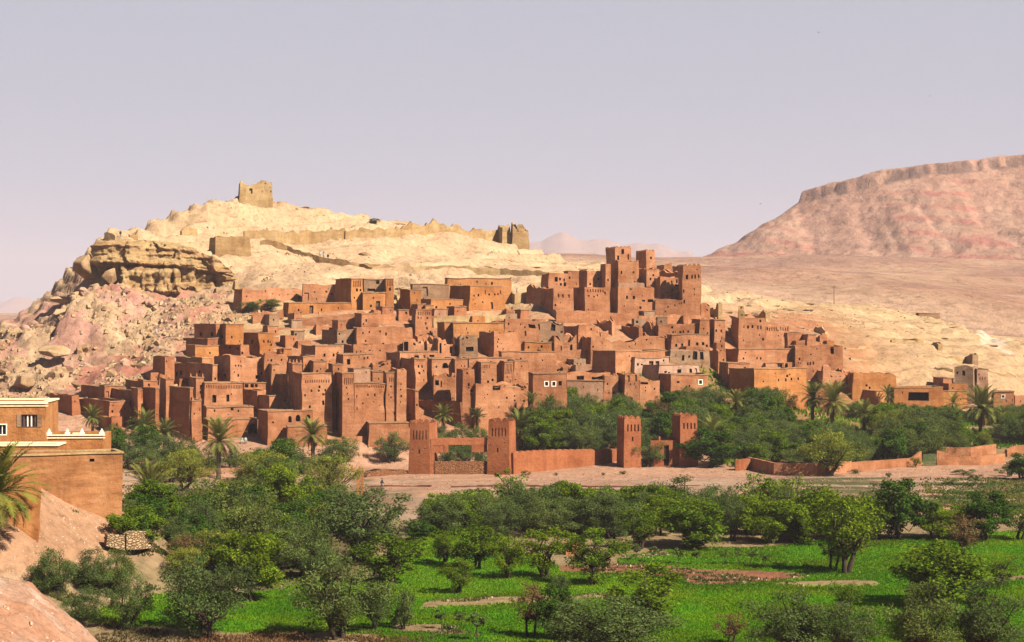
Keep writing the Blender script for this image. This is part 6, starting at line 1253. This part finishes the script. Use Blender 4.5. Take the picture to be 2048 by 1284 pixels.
# ------------------------------------------------------------------ people, pole, birds
M['skin'] = plain_mat('skin', (.30, .16, .10), .1); M['clothdark'] = plain_mat('dark_blue_cloth', (.03, .035, .06), .2); M['clothwhite'] = plain_mat('white_cloth', (.60, .58, .55), .1); M['clothgrey'] = plain_mat('grey_cloth', (.30, .29, .28), .2); M['hair'] = plain_mat('black_hair', (.015, .012, .01), .1); M['clothblue'] = plain_mat('pale_blue_cloth', (.30, .38, .50), .2)
def person(x, y, z, face, label, pose='stand', top='clothdark', legs='clothgrey', h=1.72):
    """one skinned body, dressed; joints placed for the pose"""
    rt = empty('person', (x, y, z), face); tag(rt, label, 'person')
    hip = .50 if pose == 'sit' else .93; o = hip - .93
    J = {'pel': (0, 0, .95 + o), 'belly': (0, 0, 1.10 + o), 'chest': (0, -.01, 1.33 + o), 'neck': (0, 0, 1.50 + o), 'head': (0, -.03, 1.60 + o), 'crown': (0, -.02, 1.70 + o)}
    E = [('pel', 'belly'), ('belly', 'chest'), ('chest', 'neck'), ('neck', 'head'), ('head', 'crown')]; rad = {'pel': .145, 'belly': .13, 'chest': .155, 'neck': .055, 'head': .095, 'crown': .07}
    for s, nm in ((-1, 'l'), (1, 'r')):
        sw = .22 * s if pose == 'walk' else 0.0
        J.update({nm + 'sh': (.18 * s, 0, 1.42 + o), nm + 'el': (.24 * s, .05 - sw * .5, 1.14 + o), nm + 'wr': (.23 * s, -.06 - sw, .90 + o), nm + 'ha': (.22 * s, -.09 - sw * 1.1, .82 + o)}); rad.update({nm + 'sh': .075, nm + 'el': .05, nm + 'wr': .035, nm + 'ha': .032}); E += [('chest', nm + 'sh'), (nm + 'sh', nm + 'el'), (nm + 'el', nm + 'wr'), (nm + 'wr', nm + 'ha')]
        if pose == 'sit': J.update({nm + 'hp': (.10 * s, -.02, .92 + o), nm + 'kn': (.13 * s, -.45, .50), nm + 'an': (.13 * s, -.42, .08), nm + 'to': (.14 * s, -.58, .04)})
        else: J.update({nm + 'hp': (.10 * s, 0, .90), nm + 'kn': (.11 * s, -.04 - sw * -.9, .50), nm + 'an': (.11 * s, .02 + sw * 1.5, .08), nm + 'to': (.12 * s, -.13 + sw * 1.5, .04)})
        rad.update({nm + 'hp': .095, nm + 'kn': .06, nm + 'an': .042, nm + 'to': .04}); E += [('pel', nm + 'hp'), (nm + 'hp', nm + 'kn'), (nm + 'kn', nm + 'an'), (nm + 'an', nm + 'to')]
    ks = list(J); me = bpy.data.meshes.new('body'); me.from_pydata([Vector(J[k]) * h / 1.72 for k in ks], [(ks.index(a), ks.index(b)) for a, b in E], []); ob = bpy.data.objects.new('body', me); COL.objects.link(ob); ob.parent = rt
    sk = ob.modifiers.new('skin', 'SKIN'); 
    if not me.skin_vertices: me.attributes  # skin layer is made by the modifier below
    bpy.context.view_layer.objects.active = ob
    bm = bmesh.new(); bm.from_mesh(me); lay = bm.verts.layers.skin.verify(); bm.verts.ensure_lookup_table()
    for i, k in enumerate(ks): bm.verts[i][lay].radius = (rad[k] * .95, rad[k] * .95); bm.verts[i][lay].use_root = (k == 'pel')
    bm.to_mesh(me); bm.free(); sb = ob.modifiers.new('sub', 'SUBSURF'); sb.levels = sb.render_levels = 1
    me.materials.append(M['skin'])
    b = MB(); b.tube([Vector(J['pel']) * h / 1.72 + Vector((0, 0, -.06)), Vector(J['belly']) * h / 1.72, Vector(J['chest']) * h / 1.72, Vector((0, 0, 1.46 + o)) * h / 1.72], [.19, .175, .20, .10], 10)
    for s in 'lr': b.tube([Vector(J[s + k]) * h / 1.72 for k in ('sh', 'el', 'wr')], [.085, .068, .055], 8)
    b.build('shirt', M[top], rt, smooth=True); b = MB()
    for s in 'lr': b.tube([Vector(J['pel']) * h / 1.72 + Vector((.06 * (1 if s == 'r' else -1), 0, 0))] + [Vector(J[s + k]) * h / 1.72 for k in ('hp', 'kn', 'an')], [.13, .115, .085, .07], 8)
    b.build('trousers', M[legs], rt, smooth=True); b = MB(); hc = Vector(J['crown']) * h / 1.72; b.tube([hc + Vector((0, .02, -.09)), hc + Vector((0, .02, -.02)), hc + Vector((0, .02, .04)), hc + Vector((0, .02, .06))], [.10, .105, .07, .01], 10); b.build('hair', M['hair'], rt, smooth=True)
    return rt
def PP(px, yb, label, dmin=120, **k):
    x, y, z = cast(px, yb, dmin); return person(x, y, zn(x, y), k.pop('face', random.uniform(-1, 1)), label, **k)
PP(764, 979, 'walking person in dark top and light trousers on the river bank', pose='walk', face=1.4, dmin=250)
PP(484, 888, 'left one of two people in white sitting by the arched gate', pose='sit', top='clothwhite', legs='clothwhite', dmin=300); PP(491, 888, 'right one of two people in white sitting by the arched gate', pose='sit', top='clothwhite', legs='clothgrey', dmin=300)
PP(640, 508, 'person in white on the hill path, left of the group', top='clothwhite', dmin=440); PP(647, 509, 'person in pale blue in the small group on the hill path', top='clothblue', dmin=440); PP(656, 510, 'dark dressed person in the small group on the hill path', dmin=440)
PP(692, 522, 'left one of two people on the lower bend of the hill path', top='clothblue', dmin=440); PP(700, 523, 'right one of two people on the lower bend of the hill path', top='clothwhite', dmin=440); PP(1034, 574, 'person in white climbing the stairs by the tapered orange house', top='clothwhite', legs='clothwhite', pose='walk', dmin=400); PP(312, 672, 'person in white sitting on the pink clay slope', pose='sit', top='clothwhite', legs='clothwhite', dmin=380)
PP(241, 474, 'dark dressed person standing on the cliff edge', dmin=440); PP(1131, 626, 'person in white at the foot of the top kasbah', top='clothwhite', dmin=400)
x, y, z = P(1668, 606, 640); rp = empty('power_pole', (x, y, z)); tag(rp, 'lone power pole on the plain before the table mountain', 'pole'); b = MB()
b.tube([(0, 0, -3), (0, 0, 6.4)], [.14, .09], 8); b.build('pole_shaft', M['wood'], rp); b = MB(); b.box(-.9, .9, -.08, .08, 5.6, 5.8); b.build('crossarm', M['wood'], rp)
building('small square hut alone on the crest right of the village', 1548, 1566, 600, 612, 4, d=3, m='grey', name='stone_hut', cat='hut', D=530, tp=.08)
building('long low dark roof shed on the pale right knoll', 1838, 1880, 627, 632, None, a=6, d=3, m='grey', name='roof_shed', cat='shed', D=522, k='c')
def bird(px, py, D, span, label):
    x, y, z = P(px, py, D); rt = empty('bird', (x, y, z), random.uniform(0, 6)); tag(rt, label, 'bird'); b = MB(); b.tube([(0, -.5 * span, 0), (0, -.2 * span, .02), (0, .2 * span, .02), (0, .45 * span, 0)], [.02 * span, .08 * span, .07 * span, .01 * span], 7); b.build('body', M['hair'], rt)
    for s in (-1, 1):
        b = MB(); V = [(0, -.12 * span, .03), (0, .14 * span, .03), (s * .3 * span, .08 * span, .16 * span), (s * .3 * span, -.16 * span, .16 * span), (s * .6 * span, .10 * span, .10 * span), (s * .6 * span, .02 * span, .10 * span)]; V2 = [(a, c, d + .02) for a, c, d in V]
        b.add(V + V2, [(0, 1, 2, 3), (3, 2, 4, 5), (6, 9, 8, 7), (9, 11, 10, 8), (0, 3, 9, 6), (1, 7, 8, 2)]); b.build('wing', M['hair'], rt)
bird(1521, 408, 600, .9, 'dark bird gliding beside the table mountain slope'); bird(1637, 65, 500, .7, 'tiny dark bird high in the sky'); bird(1860, 192, 500, .6, 'tiny dark bird above the table mountain')
